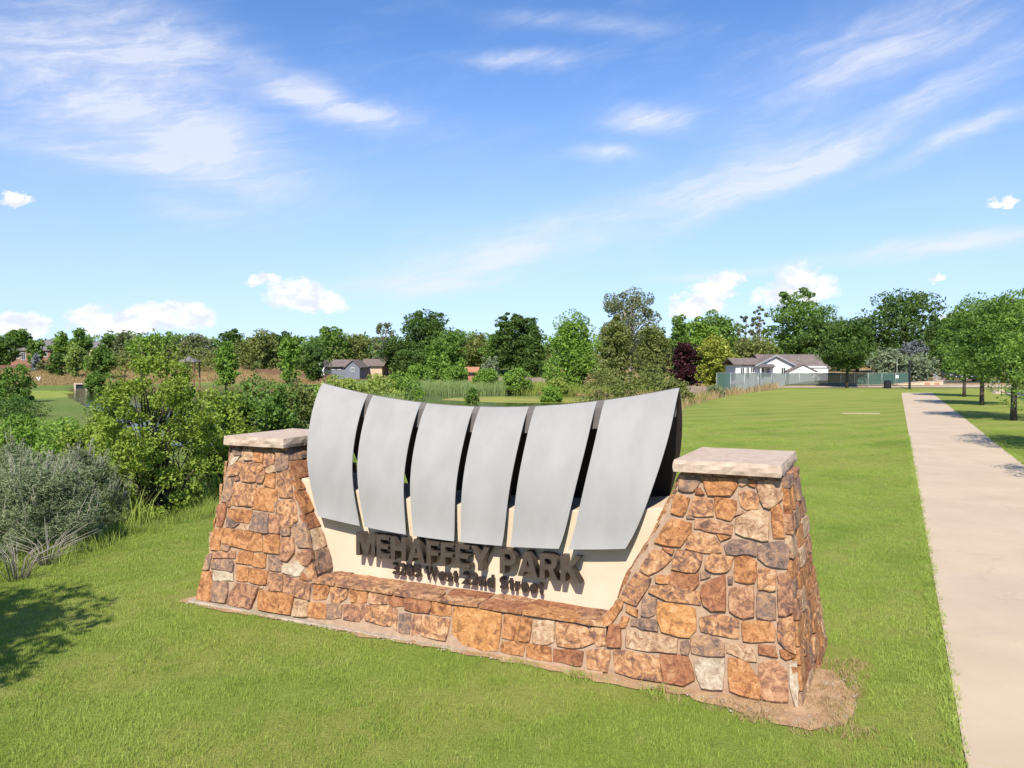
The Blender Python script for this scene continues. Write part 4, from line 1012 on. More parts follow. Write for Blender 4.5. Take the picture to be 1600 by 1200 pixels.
def tall_density(x, y):
    a = inpoly(x, y, [(-24, 60), (-14, 50), (-8, 56), (-2, 70), (6, 84), (-4, 92), (-14, 96), (-18, 80)]); b = inpoly(x, y, [(-26, 121), (4, 117), (24, 110), (26, 120), (0, 136), (-30, 134)])
    return np.where(a & ~inpoly(x, y, POND), .8, 0)+np.where(b, 1., 0)
cl7 = clump('meadow_tuft', 46, .7, .7, 1.5, .06, LEAF['K'], .5, loc=(-10, 126, H1(-10, 126))); tag(cl7, kind='stuff')
tg = grid_region('tall_meadow_grass', -32, 28, 48, 138, 1., tall_density); scatter('tall_meadow_grass', tg, cl7, 1.6, 18, .6, 1.25)
# ------------------------------------------------------------------ TREES
def leaf_quads(P, s, up=.25, asp=1.5):
    """random rhombic leaves of size s at points P"""
    n = len(P); a = rng.normal(size=(n, 3)); a[:, 2] *= .8; a /= np.linalg.norm(a, axis=1)[:, None]
    nrm = rng.normal(size=(n, 3)); nrm[:, 2] += up*3; b = np.cross(nrm, a); b /= np.linalg.norm(b, axis=1)[:, None]+1e-9
    s = (s*rng.uniform(.6, 1.3, n))[:, None]
    A = a*s*.5*asp; B = b*s*.5/asp*1.3
    return np.stack([P-A, P-B*.9+A*.1, P+A, P+B*.9+A*.1], 1)
def clumps_points(C, rc, n, flat=.8):
    i = rng.integers(0, len(C), n); d = rng.normal(size=(n, 3)); d /= np.linalg.norm(d, axis=1)[:, None]
    r = rc[i]*rng.uniform(.55, 1.05, n)**.6; P = C[i]+d*r[:, None]*np.array([1, 1, flat]); return P, i
def crown_centers(kind, w, h, zb, ncl):
    """clump centres and radii in metres; crown from zb to h"""
    H = h-zb; out = []; rad = []
    while len(out) < ncl:
        t = rng.uniform(0, 1); a = rng.uniform(0, 2*np.pi)
        if kind in ('round', 'lollipop', 'blueround', 'olive'): r = math.sqrt(max(0, 1-(2*t-1)**2*.96))**.8
        elif kind in ('full', 'bush', 'near'): r = (math.sqrt(max(0, 1-t*t*.98)))*(.82+.18*min(1, t*4))
        elif kind == 'tall': r = math.sin(math.pi*min(1, (t*.88+.1)))**.6
        elif kind in ('poplar', 'spire'): r = (1-t)**.62*(.5+.5*min(1, t*5)) if kind == 'spire' else math.sin(math.pi*(t*.85+.12))**.55
        elif kind == 'spruce': r = (1-t)**.85
        elif kind in ('sparse', 'bare'): r = math.sqrt(max(0, 1-(1.6*t-.75)**2))**.8*.95
        else: r = math.sqrt(max(0, 1-(1.75*t-.72)**2))**.75
        edge = rng.uniform(.35, 1)**.4
        if rng.uniform() < .22: edge *= .5
        R0 = w/2*.88; rr_ = r*R0*edge
        if rng.uniform() > r+.25: continue
        out.append((rr_*math.cos(a), rr_*math.sin(a), zb+H*(.04+.92*t))); rad.append(w*rng.uniform(.075, .16)*(1 if kind not in ('spruce', 'spire') else .7))
    return np.array(out), np.array(rad)
def limbs(C, zb, h, tr, n, lean=0., spread=1.):
    L = []; top = (lean*h, 0, zb+(h-zb)*.72)
    L.append(([(0, 0, -.15), (0, 0, zb*.5), (lean*h*.4, 0, zb), ((lean*h*.7), 0, zb+(h-zb)*.35), top], [tr*1.25, tr, tr*.9, tr*.6, tr*.15]))
    idx = rng.choice(len(C), min(n, len(C)), replace=False)
    for i in idx:
        c = C[i]; z0 = zb+max(0, min(c[2], h)-zb)*rng.uniform(.25, .7); s = np.array([lean*h*.4, 0, z0]); e = s+(c-s)*1.0; m_ = (s+e)/2+np.array([0, 0, (h-zb)*.05])
        L.append(([tuple(s), tuple(m_), tuple(e)], [tr*.38, tr*.22, tr*.06]))
    return L
def tree(name, kind, x, y, ztop_, w, tint, label, cat='tree', group=None, leaf=None, z0=None, nmax=10500, zbf=None, limbn=None, bark=None, cov=9.):
    z0 = H1(x, y) if z0 is None else z0; h = ztop_-z0; D = math.hypot(x, y)
    root = empty(name, (x, y, z0), rng.uniform(-.5, .5)); tag(root, label, cat, group)
    zb = h*{'round': .10, 'lollipop': .24, 'full': .01, 'bush': .0, 'tall': .06, 'poplar': .03, 'spire': .02, 'spruce': .03, 'sparse': .15, 'bare': .18, 'bigdark': .12, 'purple': .02, 'olive': .03, 'blueround': .05, 'locust': .26}.get(kind, .1)
    if zbf is not None: zb = h*zbf
    ncl = {'spruce': 80, 'sparse': 70, 'bare': 95, 'lollipop': 60, 'bigdark': 75, 'full': 75, 'locust': 70}.get(kind, 48)
    C, rc = crown_centers(kind, w, h, zb, ncl)
    if kind in ('sparse',): rc *= .62
    if kind == 'bare': rc *= .80
    if kind == 'bigdark':   # ragged tops
        k = 5; a = rng.uniform(-.3, .3, k)*w; C = np.concatenate([C, np.stack([a, rng.uniform(-.1, .1, k)*w, h*rng.uniform(.9, 1.0, k)], -1)]); rc = np.concatenate([rc, np.full(k, w*.06)])
    s = leaf or max(.10, D*.0021)
    n = int(min(nmax, cov*math.pi/4*w*(h-zb)/s**2))
    if kind in ('sparse', 'bare'): n = int(n*(.62 if kind == 'sparse' else .95))
    P, i = clumps_points(C, rc, n, .55 if kind in ('locust', 'bigdark') else .8)
    if kind not in ('sparse', 'bare'):
        m_ = int(n*.22); t = rng.uniform(.05, .85, m_); a = rng.uniform(0, 2*np.pi, m_); r_ = np.sqrt(rng.uniform(0, 1, m_))*w*.30*np.sin(np.pi*np.clip(t, .12, .9))**.5
        P = np.concatenate([P, np.stack([r_*np.cos(a), r_*np.sin(a), zb+(h-zb)*t], -1)]); i = np.concatenate([i, rng.integers(0, len(C), m_)])
    P[:, 2] = np.maximum(P[:, 2], .05); sz = np.full(len(P), s); sz[n:] *= 1.7
    ct = rng.uniform(-.18, .18, len(C)); ti = np.clip(.5+ct[i]+rng.uniform(-.3, .3, len(P)), 0, 1)
    quads_mesh('crown', leaf_quads(P, sz), ti, LEAF[tint], root)
    tr = max(.05, w*.028) if kind not in ('lollipop', 'locust') else w*.023
    tubes('trunk', limbs(C, max(zb, .2), h, tr, limbn or {'bare': 60, 'sparse': 60}.get(kind, 7)), bark or (M_barkp if kind in ('bare', 'sparse') else M_bark), root, 6)
    return root
TREES = [
('round',-139.9,215.0,10.5,7.8,'D','dense dark green tree at the far left edge, beside the brown house'),
('round',-148.1,235.0,13.7,8.9,'M','mid green tree rising behind the roof of the brown house at left'),
('round',-124.9,205.0,9.6,5.0,'M',"small green tree standing in front of the brown house's patio"),
('spruce',-123.1,202.0,5.9,3.3,'B','small blue spruce in front of the brown house'),
('tall',-122.3,212.0,12.1,6.6,'L','taller leafy tree just right of the brown house, left of a pair'),
('tall',-122.5,222.0,13.1,7.6,'M','leafy tree with pointed top just right of the brown house, right of a pair'),
('bush',-110.5,190.0,5.7,5.3,'D','low dark green tree below the pair right of the brown house'),
('tall',-103.5,185.0,7.9,4.5,'P','pale young tree in front of the pair right of the brown house'),
('tall',-94.6,180.0,7.3,6.2,'M','dense young tree at the bank behind the tall leafy shrub, left side'),
('spruce',-111.4,225.0,12.7,10.3,'G','broad grey green spruce at left, widest needle tree of the tree line'),
('round',-120.8,235.0,11.9,5.8,'D','small dark round top showing left of the broad spruce'),
('round',-101.0,215.0,11.0,8.8,'L','bright green round tree right of the broad grey spruce'),
('round',-99.1,225.0,11.7,9.2,'M','broad green tree above the tall leafy shrub, middle of the left tree line'),
('round',-92.8,225.0,11.2,8.5,'G','greyish green tree right of the middle of the left tree line'),
('sparse',-88.1,225.0,10.3,6.3,'G','thin grey green tree with bare limbs showing, left of the poplar'),
('round',-84.1,235.0,13.3,7.7,'D','dark grey green tree top behind the left poplar'),
('poplar',-55.0,150.0,7.7,4.7,'L','bright green poplar standing alone in the dry grass, left of two'),
('round',-66.5,205.0,11.3,10.1,'O','broad cottonwood with golden green crown between the two poplars'),
('round',-63.4,215.0,11.9,9.9,'D','dark cottonwood just right of the golden green one between the poplars'),
('poplar',-42.6,150.0,8.7,4.4,'L','bright green poplar standing alone in the dry grass, right of two'),
('round',-43.3,170.0,7.5,5.9,'D','dark round tree shading the blue grey house'),
('round',-48.1,210.0,12.9,7.6,'M','tall rounded tree rising behind the blue grey house'),
('round',-42.9,215.0,10.5,8.8,'O','olive green tree right behind the blue grey house roof'),
('sparse',-30.8,190.0,13.2,6.5,'G','tall grey green willow with thin branches left of the great dark elm'),
('round',-26.5,185.0,9.3,7.6,'D','dark green tree between the grey willow and the great dark elm'),
('bigdark',-22.3,200.0,16.6,14.1,'D','great dark elm with ragged crown, tallest of the centre left'),
('round',-23.3,180.0,6.6,6.8,'D','lower dark tree at the foot of the great dark elm'),
('round',-15.3,185.0,10.5,9.7,'M','mid green rounded tree right of the great dark elm'),
('spire',-13.7,135.0,6.2,2.7,'L','light green young poplar, leftmost of three by the reeds'),
('spire',-11.4,133.0,5.6,2.8,'L','light green young poplar, middle of three by the reeds'),
('spire',-8.6,134.0,4.2,2.9,'L','light green young poplar, rightmost of three by the reeds'),
('round',-10.1,205.0,10.6,8.4,'O','olive green tree in the dip of the tree line'),
('sparse',-4.3,150.0,4.4,3.7,'S','silvery leaved young tree right of the light green poplars'),
('round',-3.5,195.0,10.7,7.4,'M','rounded green tree left of the dark twin trees'),
('bigdark',-0.5,190.0,15.3,8.7,'D','dark tree with small top tuft, left of the dark twin trees'),
('bigdark',4.1,192.0,14.5,7.9,'D','dark tree, right of the dark twin trees'),
('spruce',5.2,175.0,11.1,6.6,'D','dark conifer behind the dry grass, left of the big bright green tree'),
('full',9.4,120.0,10.9,8.5,'L','big bright green tree foliated to the ground, left of the half bare cottonwood'),
('bare',19.7,130.0,15.1,11.1,'G','half bare cottonwood with pale limbs showing in its crown, tallest of the centre'),
('full',15.6,118.0,10.4,5.8,'O','olive green tree at the left foot of the half bare cottonwood'),
('full',21.8,120.0,9.3,5.9,'O','olive green tree at the right foot of the half bare cottonwood'),
('purple',28.2,128.0,6.6,5.5,'U','dark purple leaved tree behind the wooden fence'),
('tall',35.4,165.0,13.2,6.0,'M','slender green tree behind the purple tree'),
('round',40.6,170.0,14.0,8.4,'L','broad green tree behind the purple tree, left of a pair'),
('round',45.6,172.0,14.4,9.0,'M','broad green tree above the yellow green one, right of a pair'),
('round',32.9,125.0,6.9,6.6,'Y','yellow green dome shaped tree left of the white house'),
('sparse',44.9,150.0,12.5,3.7,'G','thin tree with leaf tufts against the cloud, left of the white house ridge'),
('sparse',49.1,155.0,14.8,3.3,'G',"very thin tall tree of few leaves behind the white house's porch"),
('round',43.3,140.0,7.7,6.9,'O','grey olive tree directly behind the porch of the white house'),
('bigdark',53.6,145.0,16.6,12.4,'M','towering green tree with forked top behind the white house roof'),
('round',56.1,140.0,11.1,9.2,'D','dark spreading tree behind the right end of the white house'),
('lollipop',39.9,93.0,8.1,6.7,'D','dark round park tree with single trunk before the green screen fence'),
('bigdark',75.1,150.0,16.4,18.4,'D','wide dark domed tree, largest of the right side'),
('round',68.5,155.0,11.8,8.9,'D','dark tree joining the domed tree to the white house tree'),
('olive',53.8,112.0,5.0,5.1,'S','silver green russian olive, left of two above the tan wall'),
('olive',56.8,110.0,4.2,6.0,'S','silver green russian olive, right of two above the tan wall'),
('blueround',62.4,122.0,6.6,4.6,'B','grey blue rounded spruce above the silver olives'),
('round',72.1,130.0,10.3,6.4,'D','dark tree filling the gap right of the domed tree'),
('round',88.4,150.0,10.9,8.6,'D','dark tree behind the parked cars'),
('round',95.7,150.0,11.7,11.1,'D','dark tree behind the street at the right edge'),
]
NAMES = {'round': 'broadleaf_tree', 'spruce': 'spruce_tree', 'tall': 'tall_tree', 'bush': 'low_tree', 'poplar': 'poplar_tree', 'spire': 'young_poplar', 'sparse': 'thin_tree', 'bigdark': 'large_tree', 'full': 'broadleaf_tree', 'bare': 'cottonwood_tree', 'purple': 'purple_leaf_tree', 'lollipop': 'park_tree', 'olive': 'russian_olive', 'blueround': 'spruce_tree'}
for (k, x, y, zt, w, tint, lab) in TREES:
    tree(NAMES[k], k, x, y, zt+.2, w if x < -115 else w*{'round': 1.3, 'bigdark': 1.14, 'tall': 1.15, 'full': 1.15, 'spruce': 1.1, 'sparse': 1.15}.get(k, 1.08), tint, lab, 'tree', 'background trees behind the park')
# filler tree line far behind
for i in range(1):
    nb = 240; bx = np.linspace(-270, 340, nb)+rng.uniform(-2, 2, nb); by = rng.uniform(262, 285, nb); br_ = rng.uniform(4, 8, nb); bt = rng.uniform(10, 14., nb)
    n = 80000; j = rng.integers(0, nb, n); dd_ = rng.normal(size=(n, 3)); dd_ /= np.linalg.norm(dd_, axis=1)[:, None]
    Pf = np.stack([bx[j]+dd_[:, 0]*br_[j], by[j]+dd_[:, 1]*br_[j], 1.5+(bt[j]-1.5)*(.5+.5*dd_[:, 2])+rng.normal(size=n)*.5], -1)
    tag(quads_mesh('distant_woodland', leaf_quads(Pf, np.full(n, 1.0)), np.clip(.5+rng.uniform(-.3, .3, nb)[j]+rng.uniform(-.2, .2, n), 0, 1), LEAF['M']), kind='stuff')
nb = 130; bx = np.linspace(-185, 40, nb)+rng.uniform(-2, 2, nb); by = 196+rng.uniform(0, 26, nb)-.0*bx; br_ = rng.uniform(1.5, 3.8, nb); n = 26000; j = rng.integers(0, nb, n); dd_ = rng.normal(size=(n, 3)); dd_ /= np.linalg.norm(dd_, axis=1)[:, None]
keep = ~((bx > -165) & (bx < -122)) ; kj = keep[j]
Pf = np.stack([bx[j]+dd_[:, 0]*br_[j], by[j]+dd_[:, 1]*br_[j], hgt(bx, by)[j]+br_[j]*.7+dd_[:, 2]*br_[j]*.9], -1)[kj]
tag(quads_mesh('field_thicket', leaf_quads(Pf, np.full(len(Pf), .45)), np.clip(.5+rng.uniform(-.35, .35, nb)[j][kj]+rng.uniform(-.2, .2, len(Pf)), 0, 1), LEAF['O']), kind='stuff')
# street-side locust trees in a row between path and street
LOC = [(21.0, 'L', 5.4, 'row tree nearest the camera, standing outside the right edge of the picture', 3.9), (31.5, 'L', 5.5, 'bright green street tree whose crown enters at the right edge above the staked trunk', 5.4),
       (48.4, 'M', 6.9, 'bright green street tree with thick dark trunk beside a thin stake, nearest of the row', 6.4), (65.4, 'M', 7.3, 'street tree with dark trunk, second of the row from the camera', 6.0), (81.7, 'D', 7.6, 'street tree with pale thin trunk, farthest of the row', 5.6)]
for qd, tint, zt, lab, w in LOC:
    a = PQ(5.55, qd); tree('street_tree', 'locust', a.x, a.y, zt+.2, w, tint, lab, 'tree', 'street trees between the path and the street', leaf=max(.075, qd*.0022), nmax=12000, bark=M_bark)
# the tree outside the left edge that shades the lawn's lower left corner
tree('shade_tree', 'locust', -7.2, 4.3, 5.2, 3.6, 'M', 'leafy tree just outside the left edge that throws shade on the lawn corner', 'tree', None, leaf=.09, nmax=9000, zbf=.35)

# ------------------------------------------------------------------ SHRUBS
def shrub(name, x, y, ztop_, w, tint, label, leaf, n, ncl=60, cat='shrub', group=None, thin=False, stems=7, dy=None, rcs=1., fill=.2, stemmat=None, base=.02, shape='near', shoots=0, shlen=.5):
    z0 = H1(x, y)-.05; h = ztop_-z0; root = empty(name, (x, y, z0), 0); tag(root, label, cat, group)
    C, rc = crown_centers(shape, w, h, h*base, ncl); rc *= rcs
    if dy: C[:, 1] *= dy/w
    P, i = clumps_points(C, rc, n); m_ = int(n*fill); t = rng.uniform(.05, .9, m_); a = rng.uniform(0, 2*np.pi, m_); r_ = np.sqrt(rng.uniform(0, 1, m_))*w*.36
    P = np.concatenate([P, np.stack([r_*np.cos(a), r_*np.sin(a)*(dy/w if dy else 1), h*t], -1)]); i = np.concatenate([i, rng.integers(0, len(C), m_)])
    SH = []
    for k in range(shoots):
        c = C[rng.integers(0, len(C))].copy(); j_ = rng.integers(0, len(C)); out = c.copy(); out[2] = 0; out = out/(np.linalg.norm(out)+1e-6)
        if c[2] < h*.35: continue
        e = c+(out*rng.uniform(0, .5)+np.array([0, 0, 1.])+rng.normal(size=3)*.15)*shlen*rng.uniform(.5, 1.1); SH.append(([tuple(c), tuple((c+e)/2+rng.normal(size=3)*.02), tuple(e)], [.008, .006, .003]))
        m2 = 26; tt = rng.uniform(0, 1, m2)[:, None]; P = np.concatenate([P, c+(e-c)*tt+rng.normal(size=(m2, 3))*(leaf*.9)]); i = np.concatenate([i, np.full(m2, j_)])
    P[:, 2] = np.maximum(P[:, 2], .03)
    ct = rng.uniform(-.2, .2, len(C)); ti = np.clip(.5+ct[i]+rng.uniform(-.35, .35, len(P)), 0, 1)
    quads_mesh('foliage', leaf_quads(P, np.full(len(P), leaf), .2, 2.6 if thin else 1.35), ti, LEAF[tint], root)
    L = list(SH)
    for k in range(stems):
        j = rng.integers(0, len(C)); c = C[j]; b = np.array([rng.uniform(-.12, .12)*w, rng.uniform(-.08, .08)*w, -.1]); m1 = b+(c-b)*.45+np.array([0, 0, h*.10])
        L.append(([tuple(b), tuple(m1), tuple(c)], [.035*h/3.5, .022*h/3.5, .006]))
        for q in range(3):
            c2 = C[rng.integers(0, len(C))]; s = m1; e = s+(c2-s)*.8; L.append(([tuple(s), tuple((s+e)/2+rng.normal(size=3)*.05), tuple(e)], [.014*h/3.5, .009*h/3.5, .004]))
    tubes('stems', L, stemmat or M_bark, root, 5); return root
def at(px, Y, py=None):
    """world x (and height) of a photograph column/row at distance Y, used only to list where plants stand"""
    x = (px-800)/1220*Y
    return x if py is None else (x, 2.9-(py-570)*Y/1220)
for a in [
 ('tall_shrub', 244, 16.2, 553, 2.75, 'N', 'tall open leafy shrub with many thin dark stems on the bank left of the sign', .050, 24000, 120, 30),
 ('leafy_shrub', 150, 18.6, 640, 2.1, 'N', 'yellow green leafy shrub against the left side of the tall open shrub', .06, 10000, 55, 10),
 ('leafy_shrub', 330, 19.4, 606, 2.6, 'N', 'dense green shrub between the tall open shrub and the left capstone', .062, 12000, 60, 9),
 ('leafy_shrub', 405, 20.6, 592, 2.9, 'M', 'dense green shrub with upright shoots right behind the left capstone', .065, 14000, 65, 9),
 ('leafy_shrub', 470, 22.0, 598, 2.4, 'O', 'olive green shrub touching the left end of the silver panels', .07, 9000, 50, 7),
 ('leafy_shrub', 105, 23.5, 655, 2.4, 'L', 'bright green low shrub in the hollow behind the sagebrush', .08, 8000, 50, 6),
 ('willow_shrub', 28, 27.0, 652, 3.4, 'L', 'pale bright green willow shrub at the left edge above the sagebrush', .085, 9000, 55, 6)]:
    n_, px, Y, py, w, tint, lab, lf, n, ncl, stm = a; x, zt = at(px, Y, py)
    shrub(n_, x, Y, zt, w, tint, lab, lf, n, ncl, stems=stm, fill=.05 if n_ == 'tall_shrub' else .2, rcs=.62 if n_ == 'tall_shrub' else .85, shape='tall' if n_ == 'tall_shrub' else 'near', shoots=70 if Y < 23 else 20, shlen=.55)
for a in [(50, 12.6, 722, 2.3, 'large silvery sagebrush at the left edge of the lawn, front one', 15000), (8, 14.2, 700, 2.6, 'silvery sagebrush behind the front one, cut by the left edge', 12000), (118, 14.6, 712, 2.0, 'pale dry topped sagebrush beside the tall open shrub', 10000), (-60, 13.0, 720, 2.4, 'silvery sagebrush just outside the left edge', 6000)]:
    px, Y, py, w, lab, n = a; x, zt = at(px, Y, py)
    shrub('sagebrush', x, Y, zt, w, 'W', lab, .026, n*3, 130, rcs=.55, fill=.3, shoots=260, shlen=.38, group='sagebrush at the edge of the lawn', thin=True, stems=12, stemmat=M_barkp)
MID = [(24, 66, 626, 6.0, 'D', 'dark green rush clump at the far left above the willow shrub', .14),
 (26, 92, 569, 4.0, 'M', 'green bush at the left edge behind the mown strip', .22), (-20, 95, 570, 4.5, 'D', 'darker green bush cut by the left edge behind the mown strip', .22),
 (530, 74, 592, 5.5, 'K', 'light yellow green willow shrub just left of the panels above the pond', .17), (585, 80, 588, 6.0, 'K', 'light yellow green willow shrub above the second panel', .18),
 (630, 92, 583, 6.0, 'L', 'green willow shrub left of the reeds', .2), (500, 60, 603, 4.2, 'L', 'green shrub peeking over the left top corner of the panels', .14),
 (736, 54, 604, 1.5, 'M', 'small green willow standing before the reeds', .11), (655, 126, 570, 5.5, 'L', 'bright green bush at the foot of the young poplars', .25), (712, 124, 572, 5.5, 'L', 'bright green bush right of the young poplars', .25),
 (762, 120, 577, 5.5, 'L', 'bright green bush below the silvery tree', .24), (808, 118, 577, 5.5, 'L', 'bright green bush before the dark twin trees', .24), (870, 112, 590, 4.0, 'K', 'low yellow green bush by the dry grass', .22),
 (945, 67, 577, 6.0, 'O', 'broad olive green shrub behind the right panels, left part', .15), (1012, 64, 575, 6.2, 'O', 'broad olive green shrub behind the right panels, middle part', .15), (1056, 61, 592, 3.2, 'O', 'small olive green shrub at the right top corner of the panels', .14),
 (1117, 72, 601, 1.9, 'W', 'small pale sage plant in the dry strip right of the panels', .12), (150, 120, 582, 3.6, 'M', 'green bush on the bank behind the tall open shrub', .25), (862, 92, 604, 3.0, 'L', 'low green bush at the edge of the algae covered water', .2), (450, 62, 596, 3.2, 'M', 'green shrub with upright shoots left of the panels', .14)]
for (px, Y, py, w, tint, lab, lf) in MID:
    x, zt = at(px, Y, py); shrub('shrub', x, Y, max(zt, H1(x, Y)+.5), w, tint, lab, lf, 3200, 36, stems=3, group='shrubs round the pond')
x = -8.9; y = 9.7
shrub('leafy_shrub', x, y, 2.1, 2.6, 'M', 'low shrub just outside the left edge that shades the foot of the sagebrush', .07, 5000, 40, stems=4)
for (px, Y, lab) in ((22, 10.7, 'bare pale dead twigs at the left edge where the lawn meets the sagebrush'), (70, 11.5, 'few bare twigs at the foot of the large sagebrush')):
    x = at(px, Y); z0 = H1(x, Y); tw_ = empty('dead_twigs', (x, Y, z0)); tag(tw_, lab, 'dead shrub'); L = []
    for k in range(26):
        a_ = rng.uniform(-.45, .45, 2); e = np.array([a_[0]*1.6, a_[1]*1.2, rng.uniform(.25, .75)]); m1 = e*np.array([.35, .35, .6]); L.append(([(a_[0]*.2, a_[1]*.2, -.02), tuple(m1), tuple(e)], [.007, .005, .002]))
    tubes('twigs', L, M_barkp, tw_, 4)
# weeds at the foot of the sign
for i, (u, v, lab) in enumerate([(1.62, -.20, 'small weed tuft growing at the foot of the low wall, left of the next one'), (2.35, -.24, 'small weed tuft at the foot of the right pillar')]):
    x, y, _ = W(u, v); o = clump('weed_tuft', 40, .10, .05, .14, .008, LEAF['K'], 1.2, loc=(x, y, H1(x, y))); tag(o, lab, 'weed')

# ------------------------------------------------------------------ BUILDINGS
def gable_roof(name, x0, x1, y0, y1, ze, zr, mat, parent, axis='y', over=.3, th=.14):
    """ridge along axis"""
    if axis == 'y':
        xm = (x0+x1)/2; s = (zr-ze)/((x1-x0)/2); a, b = x0-over, x1+over; za = ze-s*over
        pr = [(a, za), (xm, zr), (b, za), (b, za+th), (xm, zr+th), (a, za+th)]
        return prism(name, pr, y0-over, y1+over, mat, parent)
    ym = (y0+y1)/2; s = (zr-ze)/((y1-y0)/2); a, b = y0-over, y1+over; za = ze-s*over
    pr = [(a, za), (ym, zr), (b, za), (b, za+th), (ym, zr+th), (a, za+th)]
    n = 6; v = [(x0-over, y, z) for y, z in pr]+[(x1+over, y, z) for y, z in pr]
    f = [tuple(range(n))[::-1], tuple(range(n, 2*n))]+[(i, (i+1) % n, (i+1) % n+n, i+n) for i in range(n)]
    return mesh(name, v, f, mat, parent)
def window(parent, x0, x1, z0, z1, y, frame=M_white, nx=1):
    t = .09; o = boxes('window', [(x0-t, x0, y-.06, y+.02, z0-t, z1+t), (x1, x1+t, y-.06, y+.02, z0-t, z1+t), (x0, x1, y-.06, y+.02, z1, z1+t), (x0, x1, y-.08, y+.02, z0-t, z0)]+[(x0+(x1-x0)*k/(nx+1)-.03, x0+(x1-x0)*k/(nx+1)+.03, y-.05, y+.02, z0, z1) for k in range(1, nx+1)], frame, parent)
    box('pane', x0, x1, y-.02, y+.01, z0, z1, M_glass, o); return o
# white house, Y = 112
hx = at(1212, 112); hz = H1(hx, 114)
WH = empty('white_house', (hx, 112, hz)); tag(WH, 'white single storey house with brown shingle roof behind the green screen fence', 'house')
sc = 112/1220.
zf = lambda py: 2.9-(py-570)*sc-hz
pent = lambda x0, x1, ze, zr: [(x0, -.3), (x1, -.3), (x1, ze), ((x0+x1)/2, zr), (x0, ze)]
prism('gable_wall', pent(-2.75, 2.65, zf(570), zf(555.5)), 0, .2, M_white, WH)
box('side_wall', -2.75, 7.6, .2, 8, -.3, zf(572), M_white, WH)
gable_roof('roof', -2.75, 2.65, 0, 6, zf(570), zf(555), M_roofb, WH)
gable_roof('roof', -1.2, 7.6, .6, 9, zf(573)-.1, zf(554.5), M_roofb, WH, 'x', .4)
prism('gable_wall', pent(1.35, 5.2, zf(580), zf(570.5)), -1.6, -.1, M_white, WH); gable_roof('roof', 1.35, 5.2, -1.6, 1.4, zf(580), zf(570), M_roofb, WH, over=.18, th=.1)
box('wing_wall', -5.6, -2.75, .5, 6, -.3, zf(571), M_white, WH)
gable_roof('roof', -5.7, -2.2, .4, 6, zf(569), zf(560.5), M_roofb, WH, 'x', .35)
for s in (-1, 1):
    x0, z0_, x1, z1_ = -.05, zf(554.2), (-.05+s*3.0), zf(570.8)
    prism('bargeboard', [(x0, z0_), (x1, z1_), (x1, z1_-.22), (x0, z0_-.22)], -.42, -.34, M_trimgrey, WH)
    box('porch_post', -2.6+(s+1)*.9, -2.45+(s+1)*.9, -1.2, -1.05, -.3, zf(573), M_white, WH)
prism('porch_roof', [(-2.9, zf(573.5)), (-.4, zf(573.5)), (-.8, zf(568.8)), (-2.2, zf(568.8))], -1.4, -.02, M_roofg, WH)
for (a, b, c_, d_, yy) in ((1221, 1227, 575, 584, 0), (1187, 1193.5, 575.5, 590, 0), (1197.5, 1202, 575.5, 585, 0)): window(WH, (a-1212)*sc, (b-1212)*sc, zf(d_), zf(c_), yy)
for (a, b, c_, d_) in ((1159, 1164, 574.5, 584), (1168, 1172, 574.5, 590), (1175, 1180, 574.5, 582)): window(WH, (a-1212)*sc, (b-1212)*sc, zf(d_), zf(c_), .5)
box('vent_pipe', 4.0, 4.12, 2.2, 2.32, zf(563), zf(556.5), M_galv, WH)
# patio umbrella
ux = at(1150, 104); uz = H1(ux, 104); um = empty('patio_umbrella', (ux, 104, uz)); tag(um, 'pale pink patio umbrella beside the white house wing', 'umbrella')
tubes('pole', [([(0, 0, 0), (0, 0, 2.35-.2)], [.03, .025])], M_galv, um)
vv = [(0, 0, 2.45)]+[(1.15*math.cos(k*math.pi/4), 1.15*math.sin(k*math.pi/4), 1.95) for k in range(8)]+[(1.13*math.cos(k*math.pi/4), 1.13*math.sin(k*math.pi/4), 1.83) for k in range(8)]
mesh('canopy', vv, [(0, 1+k, 1+(k+1) % 8) for k in range(8)]+[(1+k, 9+k, 9+(k+1) % 8, 1+(k+1) % 8) for k in range(8)], M_canvas, um)
box('table_top', -.7, .7, -.5, .5, .70, .76, M_woodb, um)
# neighbours on the left
def simple_house(name, px, Y, wpx, top, eave, base, wallm, roofm, label, depth=8, windows=(), front_gable=False, roof_n=1):
    s = Y/1220.; x = at(px, Y); z0 = H1(x, Y)-.2; o = empty(name, (x, Y, 0)); tag(o, label, 'house', 'houses beyond the pond'); w = wpx*s/2; zz = lambda py: 2.9-(py-570)*s
    if front_gable:
        prism('gable_wall', [(-w, min(z0, zz(base))-.5), (w, min(z0, zz(base))-.5), (w, zz(eave)), (0, zz(top)), (-w, zz(eave))], 0, depth, wallm, o); gable_roof('roof', -w, w, 0, depth, zz(eave), zz(top), roofm, o, over=.35, th=.2)
    else:
        box('wall', -w, w, 0, depth, min(z0, zz(base))-.5, zz(eave), wallm, o); gable_roof('roof', -w, w, 0, depth, zz(eave), zz(top), roofm, o, 'x', .6, .2)
        for s_ in (-1, 1): prism('gable_wall', [(-.1+s_*(w-.1), zz(eave)), (.1+s_*(w-.1), zz(eave)), (.1+s_*(w-.1), zz(top)-.25), (-.1+s_*(w-.1), zz(top)-.25)], depth/2-.4, depth/2+.4, wallm, o)
    for (a, b, c_, d_) in windows: window(o, (a-px)*s, (b-px)*s, zz(d_), zz(c_), -.02)
    return o
simple_house('brown_house', 48, 232, 62, 536, 547, 564, M_brick, M_roofg, 'brick and brown house with grey hipped roof at the far left', 14, [(27, 31, 551, 560), (34, 40, 551, 562), (62, 66, 551, 557), (70, 74, 551, 557)])
